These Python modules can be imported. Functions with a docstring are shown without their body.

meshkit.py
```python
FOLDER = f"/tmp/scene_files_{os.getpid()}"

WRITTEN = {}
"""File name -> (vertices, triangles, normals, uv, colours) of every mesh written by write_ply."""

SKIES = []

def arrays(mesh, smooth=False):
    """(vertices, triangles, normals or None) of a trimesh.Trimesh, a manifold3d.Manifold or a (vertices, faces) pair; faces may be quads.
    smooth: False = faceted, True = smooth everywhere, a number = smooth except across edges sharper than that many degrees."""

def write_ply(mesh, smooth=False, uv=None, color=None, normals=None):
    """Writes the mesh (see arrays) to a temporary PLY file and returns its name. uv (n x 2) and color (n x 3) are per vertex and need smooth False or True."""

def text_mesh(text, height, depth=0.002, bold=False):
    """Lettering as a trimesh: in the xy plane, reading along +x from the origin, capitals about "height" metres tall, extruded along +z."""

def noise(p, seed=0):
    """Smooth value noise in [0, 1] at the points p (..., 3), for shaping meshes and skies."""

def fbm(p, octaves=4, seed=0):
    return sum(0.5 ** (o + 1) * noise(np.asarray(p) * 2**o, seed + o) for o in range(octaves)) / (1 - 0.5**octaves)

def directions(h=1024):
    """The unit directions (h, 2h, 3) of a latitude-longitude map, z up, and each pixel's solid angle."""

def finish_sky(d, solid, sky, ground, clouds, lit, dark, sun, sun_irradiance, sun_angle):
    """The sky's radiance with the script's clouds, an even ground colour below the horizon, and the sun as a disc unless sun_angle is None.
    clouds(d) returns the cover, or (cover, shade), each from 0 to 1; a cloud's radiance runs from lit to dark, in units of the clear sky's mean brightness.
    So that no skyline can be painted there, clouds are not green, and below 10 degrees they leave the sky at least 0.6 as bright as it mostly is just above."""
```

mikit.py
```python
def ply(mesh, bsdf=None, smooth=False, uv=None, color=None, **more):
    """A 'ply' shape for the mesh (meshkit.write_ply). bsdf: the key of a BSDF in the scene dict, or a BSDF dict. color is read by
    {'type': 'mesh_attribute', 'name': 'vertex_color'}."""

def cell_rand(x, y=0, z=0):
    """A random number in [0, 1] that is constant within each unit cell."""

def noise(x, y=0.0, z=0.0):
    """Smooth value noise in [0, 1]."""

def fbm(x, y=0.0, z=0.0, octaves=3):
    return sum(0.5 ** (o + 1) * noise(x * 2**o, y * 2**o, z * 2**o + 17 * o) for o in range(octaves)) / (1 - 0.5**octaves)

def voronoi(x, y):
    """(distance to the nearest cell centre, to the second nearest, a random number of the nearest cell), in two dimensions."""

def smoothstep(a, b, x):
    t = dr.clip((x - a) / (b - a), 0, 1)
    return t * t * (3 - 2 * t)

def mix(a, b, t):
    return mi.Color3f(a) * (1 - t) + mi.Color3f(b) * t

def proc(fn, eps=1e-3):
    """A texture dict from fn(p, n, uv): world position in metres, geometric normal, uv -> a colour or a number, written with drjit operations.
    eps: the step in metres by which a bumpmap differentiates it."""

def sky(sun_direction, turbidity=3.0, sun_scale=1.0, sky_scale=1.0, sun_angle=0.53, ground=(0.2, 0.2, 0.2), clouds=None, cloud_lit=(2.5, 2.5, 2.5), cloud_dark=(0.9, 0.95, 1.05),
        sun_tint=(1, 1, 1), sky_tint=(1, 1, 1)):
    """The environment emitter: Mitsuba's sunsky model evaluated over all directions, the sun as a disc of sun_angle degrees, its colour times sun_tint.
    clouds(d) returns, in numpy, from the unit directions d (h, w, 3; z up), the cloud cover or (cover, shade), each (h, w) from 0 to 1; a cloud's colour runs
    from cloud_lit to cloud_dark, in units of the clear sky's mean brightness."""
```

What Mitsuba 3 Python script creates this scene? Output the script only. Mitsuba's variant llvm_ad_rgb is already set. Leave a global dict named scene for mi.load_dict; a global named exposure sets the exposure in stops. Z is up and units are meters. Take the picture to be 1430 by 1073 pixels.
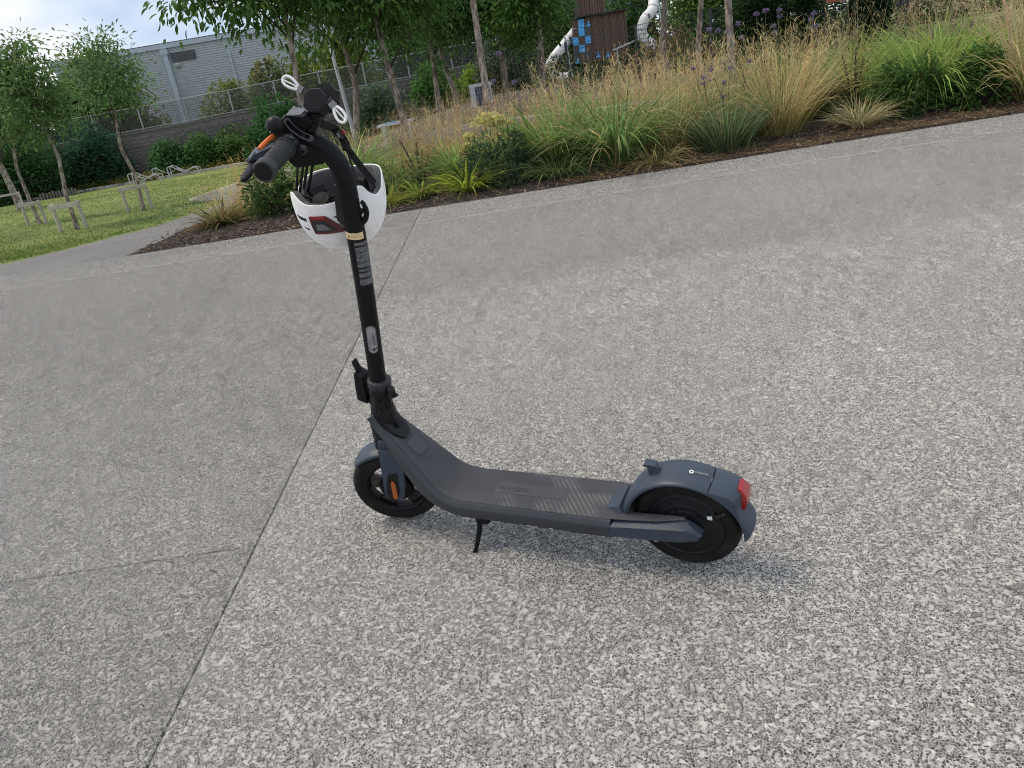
import math
import numpy as np, trimesh, shapely
import drjit as dr
import mitsuba as mi
import manifold3d as m3
import mikit, meshkit
from mikit import proc, ply, noise, fbm, voronoi, cell_rand, smoothstep, mix
from shapely.geometry import Polygon, box as sbox, Point

scene, labels = {}, {}
# ---------------------------------------------------------------- camera, sky, exposure
F_PX, PITCH, ROLL, YAW, EYE = 1073.15, 0.389905, 0.164233, -0.037499, 1.12
_fw = np.array([math.sin(YAW) * math.cos(PITCH), math.cos(YAW) * math.cos(PITCH), -math.sin(PITCH)])
_r0 = np.array([math.cos(YAW), -math.sin(YAW), 0.0])
_u0 = np.cross(_r0, _fw)
_up = math.sin(ROLL) * _r0 + math.cos(ROLL) * _u0
T4 = mi.ScalarTransform4f
scene['camera'] = {'type': 'perspective', 'fov_axis': 'x', 'fov': 2 * math.degrees(math.atan(715 / F_PX)), 'near_clip': 0.05, 'far_clip': 900.0,
                   'to_world': T4().look_at(origin=[0, 0, EYE], target=(np.array([0, 0, EYE]) + _fw).tolist(), up=_up.tolist())}


def clouds(d):
    q = d * np.array([3.2, 3.2, 7.0]) + 4.0
    n = meshkit.fbm(q, 5, 33)
    m = meshkit.fbm(q * 2.3 + 9.0, 4, 5)
    cover = np.clip((n - 0.42) / 0.17, 0, 1)
    cover = 0.42 + 0.58 * cover * cover * (3 - 2 * cover)
    shade = np.clip((m - 0.42) / 0.3, 0, 1) * 0.6
    return cover, shade


scene['sky'] = mikit.sky((-0.47, 0.10, 0.88), turbidity=3, sun_scale=0.48, sun_angle=24, clouds=clouds, cloud_lit=(3.5, 3.55, 3.65), cloud_dark=(1.8, 2.3, 3.0), sky_tint=(0.93, 0.99, 1.06))
exposure = 1.66


# ---------------------------------------------------------------- helpers
def sstep(a, b, x):
    t = np.clip((x - a) / (b - a), 0, 1)
    return t * t * (3 - 2 * t)


def terr(x, y):
    """Height of the land: flat under the plaza, a lawn that falls away to the left, nearly level to the right."""
    x, y = np.asarray(x, float), np.asarray(y, float)
    dl = np.interp(y, [7.3, 9, 13.4, 25, 40, 60, 400], [0, .09, .5, 1.05, 1.64, 1.8, 2.2])
    dr_ = np.interp(y, [7.3, 48, 400], [0, .22, .5])
    a = sstep(.02, -.26, x / np.maximum(y, 7))
    return -(dl * a + dr_ * (1 - a))


def tz(x, y):
    return float(terr(x, y))


def numbered(name):
    key, i = name, 0
    while key in labels or key in scene or any(k.startswith(key + '__') for k in scene):
        i += 1
        key = f'{name}_{i:03d}'
    return key


_taken = {}


def fresh(name):
    n = _taken.get(name, 0)
    _taken[name] = n + 1
    return name if n == 0 else f'{name}_{n:03d}'


def thing(name, label=None, cat=None, group=None, kind=None):
    """Reserves the key of a top-level thing and writes its label."""
    key = fresh(name)
    e = {}
    for k, v in (('label', label), ('category', cat), ('group', group), ('kind', kind)):
        if v:
            e[k] = v
    labels[key] = e
    return key


def part(parent, name, mesh, mat, smooth=False, label=None, kind=None, to=None, **kw):
    key = fresh(parent + '__' + name)
    d = dict(mesh) if isinstance(mesh, dict) else ply(mesh, mat, smooth, **kw)
    if to is not None:
        d['to_world'] = T4(to)
    scene[key] = d
    e = {}
    if label:
        e['label'] = label
    if kind:
        e['kind'] = kind
    if e:
        labels[key] = e
    return key


def whole(key, mesh, mat, smooth=False, to=None, **kw):
    d = ply(mesh, mat, smooth, **kw)
    if to is not None:
        d['to_world'] = T4(to)
    scene[key] = d


def cat(*ms):
    ms = [m for x in ms for m in (x if isinstance(x, (list, tuple)) else [x])]
    return trimesh.util.concatenate(ms)


def box(cx, cy, cz, sx, sy, sz, rot=None, bev=0.0):
    """Box by centre and full sizes; bev chamfers its edges."""
    if bev > 0:
        x, y, z = sx / 2, sy / 2, sz / 2
        p = [(a * (x - (k != 0) * bev), b * (y - (k != 1) * bev), c * (z - (k != 2) * bev)) for a in (-1, 1) for b in (-1, 1) for c in (-1, 1) for k in range(3)]
        m = trimesh.convex.convex_hull(np.array(p))
    else:
        m = trimesh.creation.box((sx, sy, sz))
    if rot is not None:
        m.apply_transform(rot)
    m.apply_translation((cx, cy, cz))
    return m


def rotz(a):
    return trimesh.transformations.rotation_matrix(a, (0, 0, 1))


def bar(p, q, w, h, up=(0, 0, 1), bev=0.0):
    """A rectangular bar from p to q."""
    p, q = np.array(p, float), np.array(q, float)
    x = q - p
    L = np.linalg.norm(x)
    x /= L
    y = np.cross(up, x)
    if np.linalg.norm(y) < 1e-6:
        y = np.cross((0, 1, 0), x)
    y /= np.linalg.norm(y)
    R = np.eye(4)
    R[:3, :3] = np.stack([x, y, np.cross(x, y)], 1)
    R[:3, 3] = (p + q) / 2
    m = box(0, 0, 0, L, w, h, bev=bev)
    m.apply_transform(R)
    return m


def loft(S, closed=True, caps=True):
    """Skin over sections S (n, k, 3)."""
    S = np.asarray(S, float)
    n, k = S.shape[:2]
    v = S.reshape(-1, 3)
    i, j = np.meshgrid(np.arange(n - 1), np.arange(k if closed else k - 1), indexing='ij')
    a = (i * k + j).ravel()
    b = (i * k + (j + 1) % k).ravel()
    f = np.concatenate([np.stack([a, b, b + k], 1), np.stack([a, b + k, a + k], 1)])
    if caps and closed:
        c0, c1 = len(v), len(v) + 1
        v = np.vstack([v, S[0].mean(0), S[-1].mean(0)])
        jj = np.arange(k)
        f = np.vstack([f, np.stack([jj * 0 + c0, (jj + 1) % k, jj], 1), np.stack([jj * 0 + c1, (n - 1) * k + jj, (n - 1) * k + (jj + 1) % k], 1)])
    return trimesh.Trimesh(v, f, process=False)


def smooth_path(P, n):
    """Catmull-Rom through the points."""
    P = np.asarray(P, float)
    t = np.r_[0, np.cumsum(np.linalg.norm(np.diff(P, axis=0), axis=1))]
    from scipy.interpolate import PchipInterpolator
    return PchipInterpolator(t, P)(np.linspace(0, t[-1], n))


def tube(P, r, k=10, caps=True, flat=1.0):
    """Round tube along P with radius (or radii) r; flat squeezes one axis."""
    P = np.asarray(P, float)
    n = len(P)
    r = np.broadcast_to(np.asarray(r, float), (n,))
    t = np.gradient(P, axis=0)
    t /= np.linalg.norm(t, axis=1, keepdims=True) + 1e-12
    u = np.cross(t[0], (0, 0, 1) if abs(t[0][2]) < 0.9 else (1, 0, 0))
    u /= np.linalg.norm(u)
    S = []
    a = np.linspace(0, 2 * np.pi, k, endpoint=False)
    for i in range(n):
        u = u - t[i] * (u @ t[i])
        u /= np.linalg.norm(u)
        w = np.cross(t[i], u)
        S.append(P[i] + r[i] * (np.cos(a)[:, None] * u + flat * np.sin(a)[:, None] * w))
    return loft(S, True, caps)


def lathe(prof, axis='y', k=48):
    """Closed profile [(radius, along)] turned about an axis."""
    prof = np.asarray(prof, float)
    a = np.linspace(0, 2 * np.pi, k, endpoint=False)
    S = np.stack([np.stack([prof[:, 0] * math.cos(x), prof[:, 1], prof[:, 0] * math.sin(x)], 1) for x in a])
    n, m = S.shape[:2]
    i, j = np.meshgrid(np.arange(n), np.arange(m), indexing='ij')
    p = (i * m + j).ravel()
    q = (i * m + (j + 1) % m).ravel()
    r = (((i + 1) % n) * m + (j + 1) % m).ravel()
    s = (((i + 1) % n) * m + j).ravel()
    msh = trimesh.Trimesh(S.reshape(-1, 3), np.concatenate([np.stack([p, q, r], 1), np.stack([p, r, s], 1)]), process=False)
    if axis == 'z':
        msh.apply_transform(trimesh.transformations.rotation_matrix(math.pi / 2, (1, 0, 0)))
    return msh


def prism(poly, h0, h1, plane='sz'):
    """Extrudes a polygon given in (s, z) along l from h0 to h1 (or given in (x, y) along z)."""
    poly = poly if hasattr(poly, 'exterior') else Polygon(poly)
    m = trimesh.creation.extrude_polygon(poly, h1 - h0, engine='earcut')
    v = m.vertices
    if plane == 'sz':
        m = trimesh.Trimesh(np.stack([v[:, 0], v[:, 2] + h0, v[:, 1]], 1), m.faces[:, ::-1], process=False)
    else:
        m.apply_translation((0, 0, h0))
    return m


def hull(pts):
    return trimesh.convex.convex_hull(np.asarray(pts, float))


def sheet(poly, cell, dz=0.0, height=terr, extra=None):
    """A polygon laid over the land as small flat pieces (one mesh)."""
    V, Fc = [], []
    n0 = 0
    x0, y0, x1, y1 = poly.bounds
    for gx in np.arange(math.floor(x0 / cell), math.ceil(x1 / cell)):
        for gy in np.arange(math.floor(y0 / cell), math.ceil(y1 / cell)):
            c = sbox(gx * cell, gy * cell, (gx + 1) * cell, (gy + 1) * cell)
            g = poly.intersection(c)
            for p in getattr(g, 'geoms', [g]):
                if p.geom_type != 'Polygon' or p.area < 1e-7:
                    continue
                v, f = trimesh.creation.triangulate_polygon(p, engine='earcut')
                V.append(v)
                Fc.append(f + n0)
                n0 += len(v)
    v, f = np.vstack(V), np.vstack(Fc)
    z = height(v[:, 0], v[:, 1]) + dz
    if extra is not None:
        z = z + extra(v[:, 0], v[:, 1])
    m = trimesh.Trimesh(np.column_stack([v, z]), f, process=False)
    m.merge_vertices()
    flip = m.face_normals[:, 2] < 0
    m.faces[flip] = m.faces[flip][:, ::-1]
    return m


def mat(name, d):
    scene[name] = d
    return name


def pri(c, rough=0.5, **k):
    c = c if isinstance(c, dict) else {'type': 'rgb', 'value': list(c)}
    return {'type': 'twosided', 'bsdf': {'type': 'principled', 'base_color': c, 'roughness': rough, **k}}


def bump(tex, scale, bsdf):
    return {'type': 'twosided', 'bsdf': {'type': 'bumpmap', 'arbitrary': tex, 'scale': scale, 'bsdf': bsdf['bsdf']}}
# ---------------------------------------------------------------- ground materials
def _pebbles(p):
    """Exposed aggregate: stones of about 8 mm in a pale matrix; returns (edge, random, small-scale noise)."""
    wx = p.x * 182 + 0.6 * noise(p.x * 330, p.y * 330)
    wy = p.y * 182 + 0.6 * noise(p.y * 310, p.x * 310, 3)
    return voronoi(wx, wy)


def _slab_tone(p):
    w = (fbm(p.x * 1.7, p.y * 1.7, 4.0) - 0.5) * 0.5 + (noise(p.x * 9, p.y * 9) - 0.5) * 0.16
    right = dr.select(p.x > -0.85, 1.0, 0.0)
    edge = 1 - smoothstep(4.02, 4.34, p.y + w)
    old = 1 - smoothstep(1.6, 1.95, p.y + 0.5 * w)
    worn = right * edge + (1 - right) * old * 0.30
    beyond = dr.select(p.y > 6.54, 1.0, 0.0)
    worn = dr.maximum(worn, beyond * 0.22)
    blot = fbm(p.x * 0.9, p.y * 0.9, 9.0) - 0.5
    return 0.86 + 0.15 * worn + 0.15 * blot


def pave_color(p, n, uv):
    d1, d2, r = _pebbles(p)
    stone = mix((0.045, 0.046, 0.046), (0.25, 0.247, 0.232), smoothstep(0.10, 0.9, r))
    stone = dr.select(r > 0.86, mi.Color3f(0.60, 0.59, 0.56), stone)
    stone = dr.select(r < 0.05, mi.Color3f(0.075, 0.077, 0.085), stone)
    warm = cell_rand(r * 9973.0, 3.0)
    stone = stone * dr.select(warm > 0.93, mi.Color3f(1.06, 0.98, 0.92), mi.Color3f(1, 1, 1))
    matrix = mi.Color3f(0.60, 0.59, 0.565) * (0.75 + 0.5 * noise(p.x * 420, p.y * 420))
    e = smoothstep(0.04, 0.26, d2 - d1) * dr.select(cell_rand(r * 7919.0, 1.0) > 0.12, 1.0, 0.3)
    c = matrix * (1 - e) + stone * e
    far = smoothstep(1.3, 4.0, p.y)
    mott = 1 + far * (0.46 * (noise(p.x * 66, p.y * 32, 3) - 0.5) + 0.24 * (noise(p.x * 36, p.y * 19, 6) - 0.5))
    fine = mott * (0.78 + 0.44 * noise(p.x * 120, p.y * 120, 7)) * (0.90 + 0.20 * noise(p.x * 52, p.y * 52, 2))
    s1, s2, sr = voronoi(p.x * 4.3, p.y * 4.3)
    spot = smoothstep(0.10, 0.05, s1 + 0.05 * (noise(p.x * 150, p.y * 150) - 0.5)) * dr.select(sr > 0.82, 0.22, 0.0)
    return c * (1 - spot) * (_slab_tone(p) * fine) * mi.Color3f(0.885, 0.884, 0.878)


def pave_height(p, n, uv):
    d1, d2, r = _pebbles(p)
    return smoothstep(0.02, 0.35, d2 - d1) * (0.5 + 0.5 * r) + 0.4 * noise(p.x * 300, p.y * 300)


def path_color(p, n, uv):
    d1, d2, r = voronoi(p.x * 95, p.y * 95)
    c = mix((0.065, 0.065, 0.067), (0.21, 0.208, 0.202), r)
    return c * (0.82 + 0.36 * fbm(p.x * 1.3, p.y * 1.3))


def soil_color(p, n, uv):
    a = fbm(p.x * 38, p.y * 38, 2.0)
    return mix((0.020, 0.016, 0.013), (0.070, 0.054, 0.045), smoothstep(0.3, 0.75, a))


def lawn_color(p, n, uv):
    a = fbm(p.x * 1.1, p.y * 0.8)
    b = fbm(p.x * 9, p.y * 5, 5.0)
    c = mix((0.085, 0.125, 0.028), (0.16, 0.19, 0.05), smoothstep(0.25, 0.75, 0.55 * a + 0.45 * b))
    return c * (0.75 + 0.5 * noise(p.x * 45, p.y * 45))


def land_color(p, n, uv):
    return mix((0.06, 0.075, 0.03), (0.12, 0.11, 0.06), fbm(p.x * 0.4, p.y * 0.4))


mat('m_pave', bump(proc(pave_height, 1.0e-3), 0.0032, pri(proc(pave_color), 0.8, specular=0.35)))
mat('m_joint', pri((0.17, 0.136, 0.128), 0.9))
mat('m_seal', pri((0.42, 0.415, 0.395), 0.8))
mat('m_path', pri(proc(path_color), 0.85))
mat('m_soil', pri(proc(soil_color), 0.95))
mat('m_lawn', pri(proc(lawn_color), 0.9))
mat('m_land', pri(proc(land_color), 0.95))

# ---------------------------------------------------------------- land, plaza, path, lawn, bed
struct = lambda name: thing(name, kind='structure')
XL, XR = -24.0, 18.0
g = struct('ground')
gx = np.r_[np.linspace(-320, -60, 14), np.linspace(-50, 50, 61), np.linspace(60, 320, 14)]
gy = np.r_[np.linspace(-320, -20, 16), np.linspace(-10, 80, 55), np.linspace(90, 500, 14)]
X, Y = np.meshgrid(gx, gy, indexing='ij')
nx, ny = X.shape
i, j = np.meshgrid(np.arange(nx - 1), np.arange(ny - 1), indexing='ij')
a = (i * ny + j).ravel()
whole(g, trimesh.Trimesh(np.stack([X.ravel(), Y.ravel(), terr(X, Y).ravel() - 0.12], 1),
                         np.concatenate([np.stack([a, a + ny, a + ny + 1], 1), np.stack([a, a + ny + 1, a + 1], 1)]), process=False), 'm_land', True)

pv = struct('pavement')
JX = [-19.65, -14.95, -10.25, -5.55, -0.85, 3.85, 8.55, 13.25]
whole(pv, box((XL + XR) / 2, 1.68, -0.075, XR - XL, 11.36, 0.11), 'm_joint')
G_ = 0.0015


def slab(x0, x1, y0, y1):
    m = box((x0 + x1) / 2, (y0 + y1) / 2, -0.02, x1 - x0 - 2 * G_, y1 - y0 - 0.0026, 0.04, bev=0.003)
    part(pv, 'slab', m, 'm_pave')


xs = [XL] + JX + [XR]
for q in range(len(xs) - 1):
    left = xs[q + 1] <= -0.85 + 1e-6
    ys = [-4.0, -0.53, 1.83, 6.54] if left else [-4.0, 6.54]
    for y0, y1 in zip(ys[:-1], ys[1:]):
        slab(xs[q], xs[q + 1], y0, y1)
    slab(xs[q], xs[q + 1], 6.56, 7.36)
for q in range(len(xs) - 1):
    part(pv, 'joint_sealant', box((xs[q] + xs[q + 1]) / 2, 6.55, -0.015, xs[q + 1] - xs[q] - 0.01, 0.012, 0.034), 'm_seal')

PATH = Polygon([(-24, 7.362), (-3.74, 7.362), (-3.56, 8.1), (-3.45, 9.0), (-3.5, 11.5), (-3.75, 14.2), (-4.1, 17), (-4.7, 20), (-6.5, 20.4), (-6.3, 18), (-6.0, 15.6), (-6.08, 13.9), (-5.85, 11.4), (-5.5, 9.6), (-5.55, 8.9), (-5.9, 8.5), (-7, 8.25), (-24, 8.2)]).buffer(0)
pa = struct('path')
whole(pa, sheet(PATH, 0.6, 0.0), 'm_path', 40)
WALL = [(-8.15, 20.2), (-6.75, 18.2), (-5.2, 16.6), (-3.6, 15.2), (-1.95, 13.8), (-0.06, 12.4), (1.75, 11.6), (3.75, 11.4), (6.1, 11.6), (9, 12.4), (12, 13.6)]
WTOP = [-0.79, -0.50, -0.22, 0.02, 0.24, 0.36, 0.34, 0.36, 0.30, 0.3, 0.3]
LAWN = Polygon([(-90, 8.3), (-24, 8.2), (-7, 8.25), (-5.9, 8.5), (-5.55, 8.9), (-5.5, 9.6), (-5.85, 11.4), (-6.08, 13.9), (-6.0, 15.6), (-6.3, 18), (-6.5, 20.4), (-8.15, 20.35), (-6.75, 18.5), (-5.1, 16.9), (-3.5, 15.5), (-4.2, 22), (-8, 36), (-14.4, 48), (-17.9, 45.6), (-21, 45.1), (-24.7, 44.6), (-25.2, 42.3), (-26.2, 40.8), (-40, 40), (-90, 38)]).buffer(0)
LAWN = LAWN.difference(PATH.buffer(0)).buffer(0)
LAWN = max(getattr(LAWN, 'geoms', [LAWN]), key=lambda p: p.area).simplify(0.01).buffer(0)
la = struct('lawn')
whole(la, sheet(LAWN, 1.0, 0.0, extra=lambda x, y: 0.03 * (meshkit.noise(np.stack([x * 0.5, y * 0.5, x * 0], -1)) - 0.5) * sstep(0, 0.6, np.array([LAWN.exterior.distance(Point(p, q)) for p, q in zip(x, y)]))), 'm_lawn', True)
BED = Polygon([(-3.74, 7.362), (18, 7.362), (30, 7.6), (30, 30), (14, 34), (0, 40), (-6, 36), (-4.0, 22), (-3.4, 15.6), (-4.6, 16.4), (-4.7, 20), (-4.1, 17), (-3.75, 14.2), (-3.5, 11.5), (-3.45, 9.0), (-3.56, 8.1)]).buffer(0)
BED = BED.difference(PATH).difference(LAWN).buffer(0)
BED = max(getattr(BED, 'geoms', [BED]), key=lambda p: p.area)


def mound(x, y):
    e = sstep(7.36, 8.4, y)
    q = np.stack([x, y, x * 0], -1)
    return e * 0.07 + 0.05 * e * (meshkit.fbm(q * 1.3, 3, 3) - 0.4) + 0.014 * sstep(7.36, 7.45, y) * (meshkit.fbm(q * 14, 2, 8) - 0.3)


be = struct('bed_soil')
near = BED.intersection(sbox(-5, 7, 8, 9.0))
far = BED.difference(near)
whole(be, cat(sheet(near, 0.07, 0.002, extra=mound), sheet(far, 0.5, 0.002, extra=mound)), 'm_soil', True)


def bedz(x, y):
    return tz(x, y) + 0.002 + float(mound(np.array([x]), np.array([y]))[0])
# ---------------------------------------------------------------- scooter and helmet materials
def mat_ribs(p, n, uv):
    t = (uv.x * 0.80 + dr.abs(uv.y) * 0.0 + uv.y * 0.62) / 0.0105
    w = dr.abs(t - dr.floor(t) - 0.5) * 2
    pad = smoothstep(0.0, 0.004, dr.maximum(dr.abs(uv.x - 0.392) - 0.098, dr.abs(uv.y) - 0.021))
    return smoothstep(0.25, 0.75, w) * pad


def mat_color(p, n, uv):
    h = mat_ribs(p, n, uv)
    dust = smoothstep(0.52, 0.78, fbm(uv.x * 13, uv.y * 16, 2.0)) * smoothstep(0.56, 0.45, uv.x)
    streak = 0.5 + 0.5 * noise(uv.x * 160, uv.y * 160)
    c = mix((0.058, 0.060, 0.067), (0.074, 0.076, 0.084), fbm(uv.x * 20, uv.y * 20))
    return mix(c, (0.36, 0.34, 0.30), dr.clip(dust * h * streak, 0, 0.8) * 0.30 + 0.05 * dust)


def slate_color(p, n, uv):
    a = fbm(p.x * 22, p.y * 22, p.z * 22)
    s = smoothstep(0.80, 0.84, noise(p.x * 330, p.y * 330, p.z * 330)) * smoothstep(0.55, 0.7, noise(p.x * 24, p.y * 24, p.z * 24))
    return mix(mix((0.036, 0.052, 0.078), (0.047, 0.064, 0.090), a), (0.2, 0.2, 0.2), 0.12 * s)


def dusty_black(p, n, uv):
    a = fbm(p.x * 30, p.y * 30, p.z * 30)
    return mix((0.005, 0.0056, 0.007), (0.011, 0.012, 0.014), a)


def tyre_color(p, n, uv):
    a = fbm(p.x * 26, p.y * 26, p.z * 26)
    low = 1 - smoothstep(0.0, 0.05, p.z)
    return mix((0.007, 0.007, 0.007), (0.032, 0.029, 0.025), dr.clip(smoothstep(0.45, 0.8, a) * 0.5 + low * 0.25, 0, 1))


def foam_color(p, n, uv):
    return mix((0.05, 0.05, 0.055), (0.12, 0.12, 0.125), noise(p.x * 420, p.y * 420, p.z * 420))


mat('m_slate', pri(proc(slate_color), 0.42, specular=0.4))
mat('m_rail', pri((0.040, 0.045, 0.053), 0.45, specular=.4))
mat('m_black', pri(proc(dusty_black), 0.42, specular=0.28))
mat('m_matte', pri((0.0055, 0.0062, 0.0078), 0.5, specular=0.22))
mat('m_gloss', pri((0.008, 0.008, 0.01), 0.12, specular=0.6))
mat('m_tyre', pri(proc(tyre_color), 0.75, specular=0.3))
mat('m_mat', bump(proc(mat_ribs, 6e-4), 0.0008, pri(proc(mat_color), 0.7, specular=0.35)))
mat('m_rubber', pri((0.020, 0.022, 0.025), 0.6, specular=0.3))
mat('m_pad', pri((0.072, 0.074, 0.081), 0.7))
mat('m_grey', pri((0.16, 0.165, 0.17), 0.5))
mat('m_dkgrey', pri((0.036, 0.038, 0.042), 0.5, specular=.3))
mat('m_steel', {'type': 'roughconductor', 'material': 'Al', 'alpha': 0.25})
mat('m_orange', pri((0.75, 0.16, 0.02), 0.35, clearcoat=0.4))
mat('m_amber', pri((0.40, 0.10, 0.008), 0.25, clearcoat=0.8))
mat('m_red', pri((0.33, 0.012, 0.016), 0.2, clearcoat=0.9))
mat('m_dkred', pri((0.09, 0.004, 0.008), 0.2, clearcoat=0.9))
mat('m_white', pri((0.88, 0.885, 0.89), 0.32, clearcoat=0.3))
mat('m_offwhite', pri((0.80, 0.80, 0.80), 0.4))
mat('m_foam', pri(proc(foam_color), 0.9))
mat('m_strap', pri((0.010, 0.010, 0.011), 0.8))
mat('m_cream', pri((0.80, 0.62, 0.34), 0.45))
mat('m_badge', pri((0.34, 0.35, 0.36), 0.35, metallic=0.3))
mat('m_ink', pri((0.02, 0.02, 0.022), 0.5))
mat('m_print', pri((0.30, 0.31, 0.32), 0.6))
mat('m_mint', pri((0.72, 0.78, 0.74), 0.5))
mat('m_dirt', pri((0.5, 0.47, 0.42), 0.8))

# ---------------------------------------------------------------- electric scooter, in its own frame: s forward, l to its left, z up
REAR = np.array([0.30016, 1.4896, 0.0])
SD = np.array([-0.89152852, 0.45296456, 0.0])
SL0 = np.array([-SD[1], SD[0], 0.0])
LEAN = math.radians(8.0)
SU = math.cos(LEAN) * np.array([0, 0, 1.0]) + math.sin(LEAN) * SL0
SL = math.cos(LEAN) * SL0 - math.sin(LEAN) * np.array([0, 0, 1.0])
SM = np.eye(4)
SM[:3, :3] = np.stack([SD, SL, SU], 1)
SM[:3, 3] = REAR + np.array([0, 0, 0.001])

sc = thing('electric_scooter', 'dark grey electric kick scooter leaning on its kickstand on the gravelly pavement', 'scooter')
sp = lambda name, mesh, m, smooth=35, parent=sc, **k: part(parent, name, mesh, m, smooth, to=SM, **k)

# steering: everything in front of and above the head tube turns about the raked axis
AX0 = np.array([0.765, 0.0, 0.356])
AXD = np.array([-0.24, 0.0, 1.0]) / math.hypot(0.24, 1)
STEER = trimesh.transformations.rotation_matrix(math.radians(20), AXD, AX0)


def steer(m):
    m = m.copy()
    m.apply_transform(STEER)
    return m


def stp(name, mesh, m, smooth=35, parent=sc, **k):
    return part(parent, name, steer(mesh), m, smooth, to=SM, **k)


def axis_at(z):
    return np.array([0.743 - 0.24 * (z - 0.45), 0.0, z])


# --- deck
top = smooth_path([(0.165, 0.153), (0.30, 0.153), (0.44, 0.153), (0.545, 0.153), (0.583, 0.157), (0.615, 0.172), (0.645, 0.203), (0.680, 0.248), (0.715, 0.292), (0.744, 0.328), (0.758, 0.350), (0.768, 0.374)], 60)
tan = np.gradient(top, axis=0)
tan /= np.linalg.norm(tan, axis=1, keepdims=True)
nrm = np.stack([-tan[:, 1], tan[:, 0]], 1)
nrm *= np.sign(nrm[:, 1:2] + 1e-9)
half = np.interp(top[:, 0], [0.15, 0.58, 0.64, 0.70, 0.768], [0.074, 0.074, 0.067, 0.053, 0.037])
thick = np.interp(top[:, 0], [0.15, 0.58, 0.64, 0.70, 0.74, 0.768], [0.046, 0.046, 0.050, 0.040, 0.026, 0.014])


def deck_section(i, prof):
    return [(top[i, 0] + nrm[i, 0] * h, l, top[i, 1] + nrm[i, 1] * h) for l, h in prof]


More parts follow.
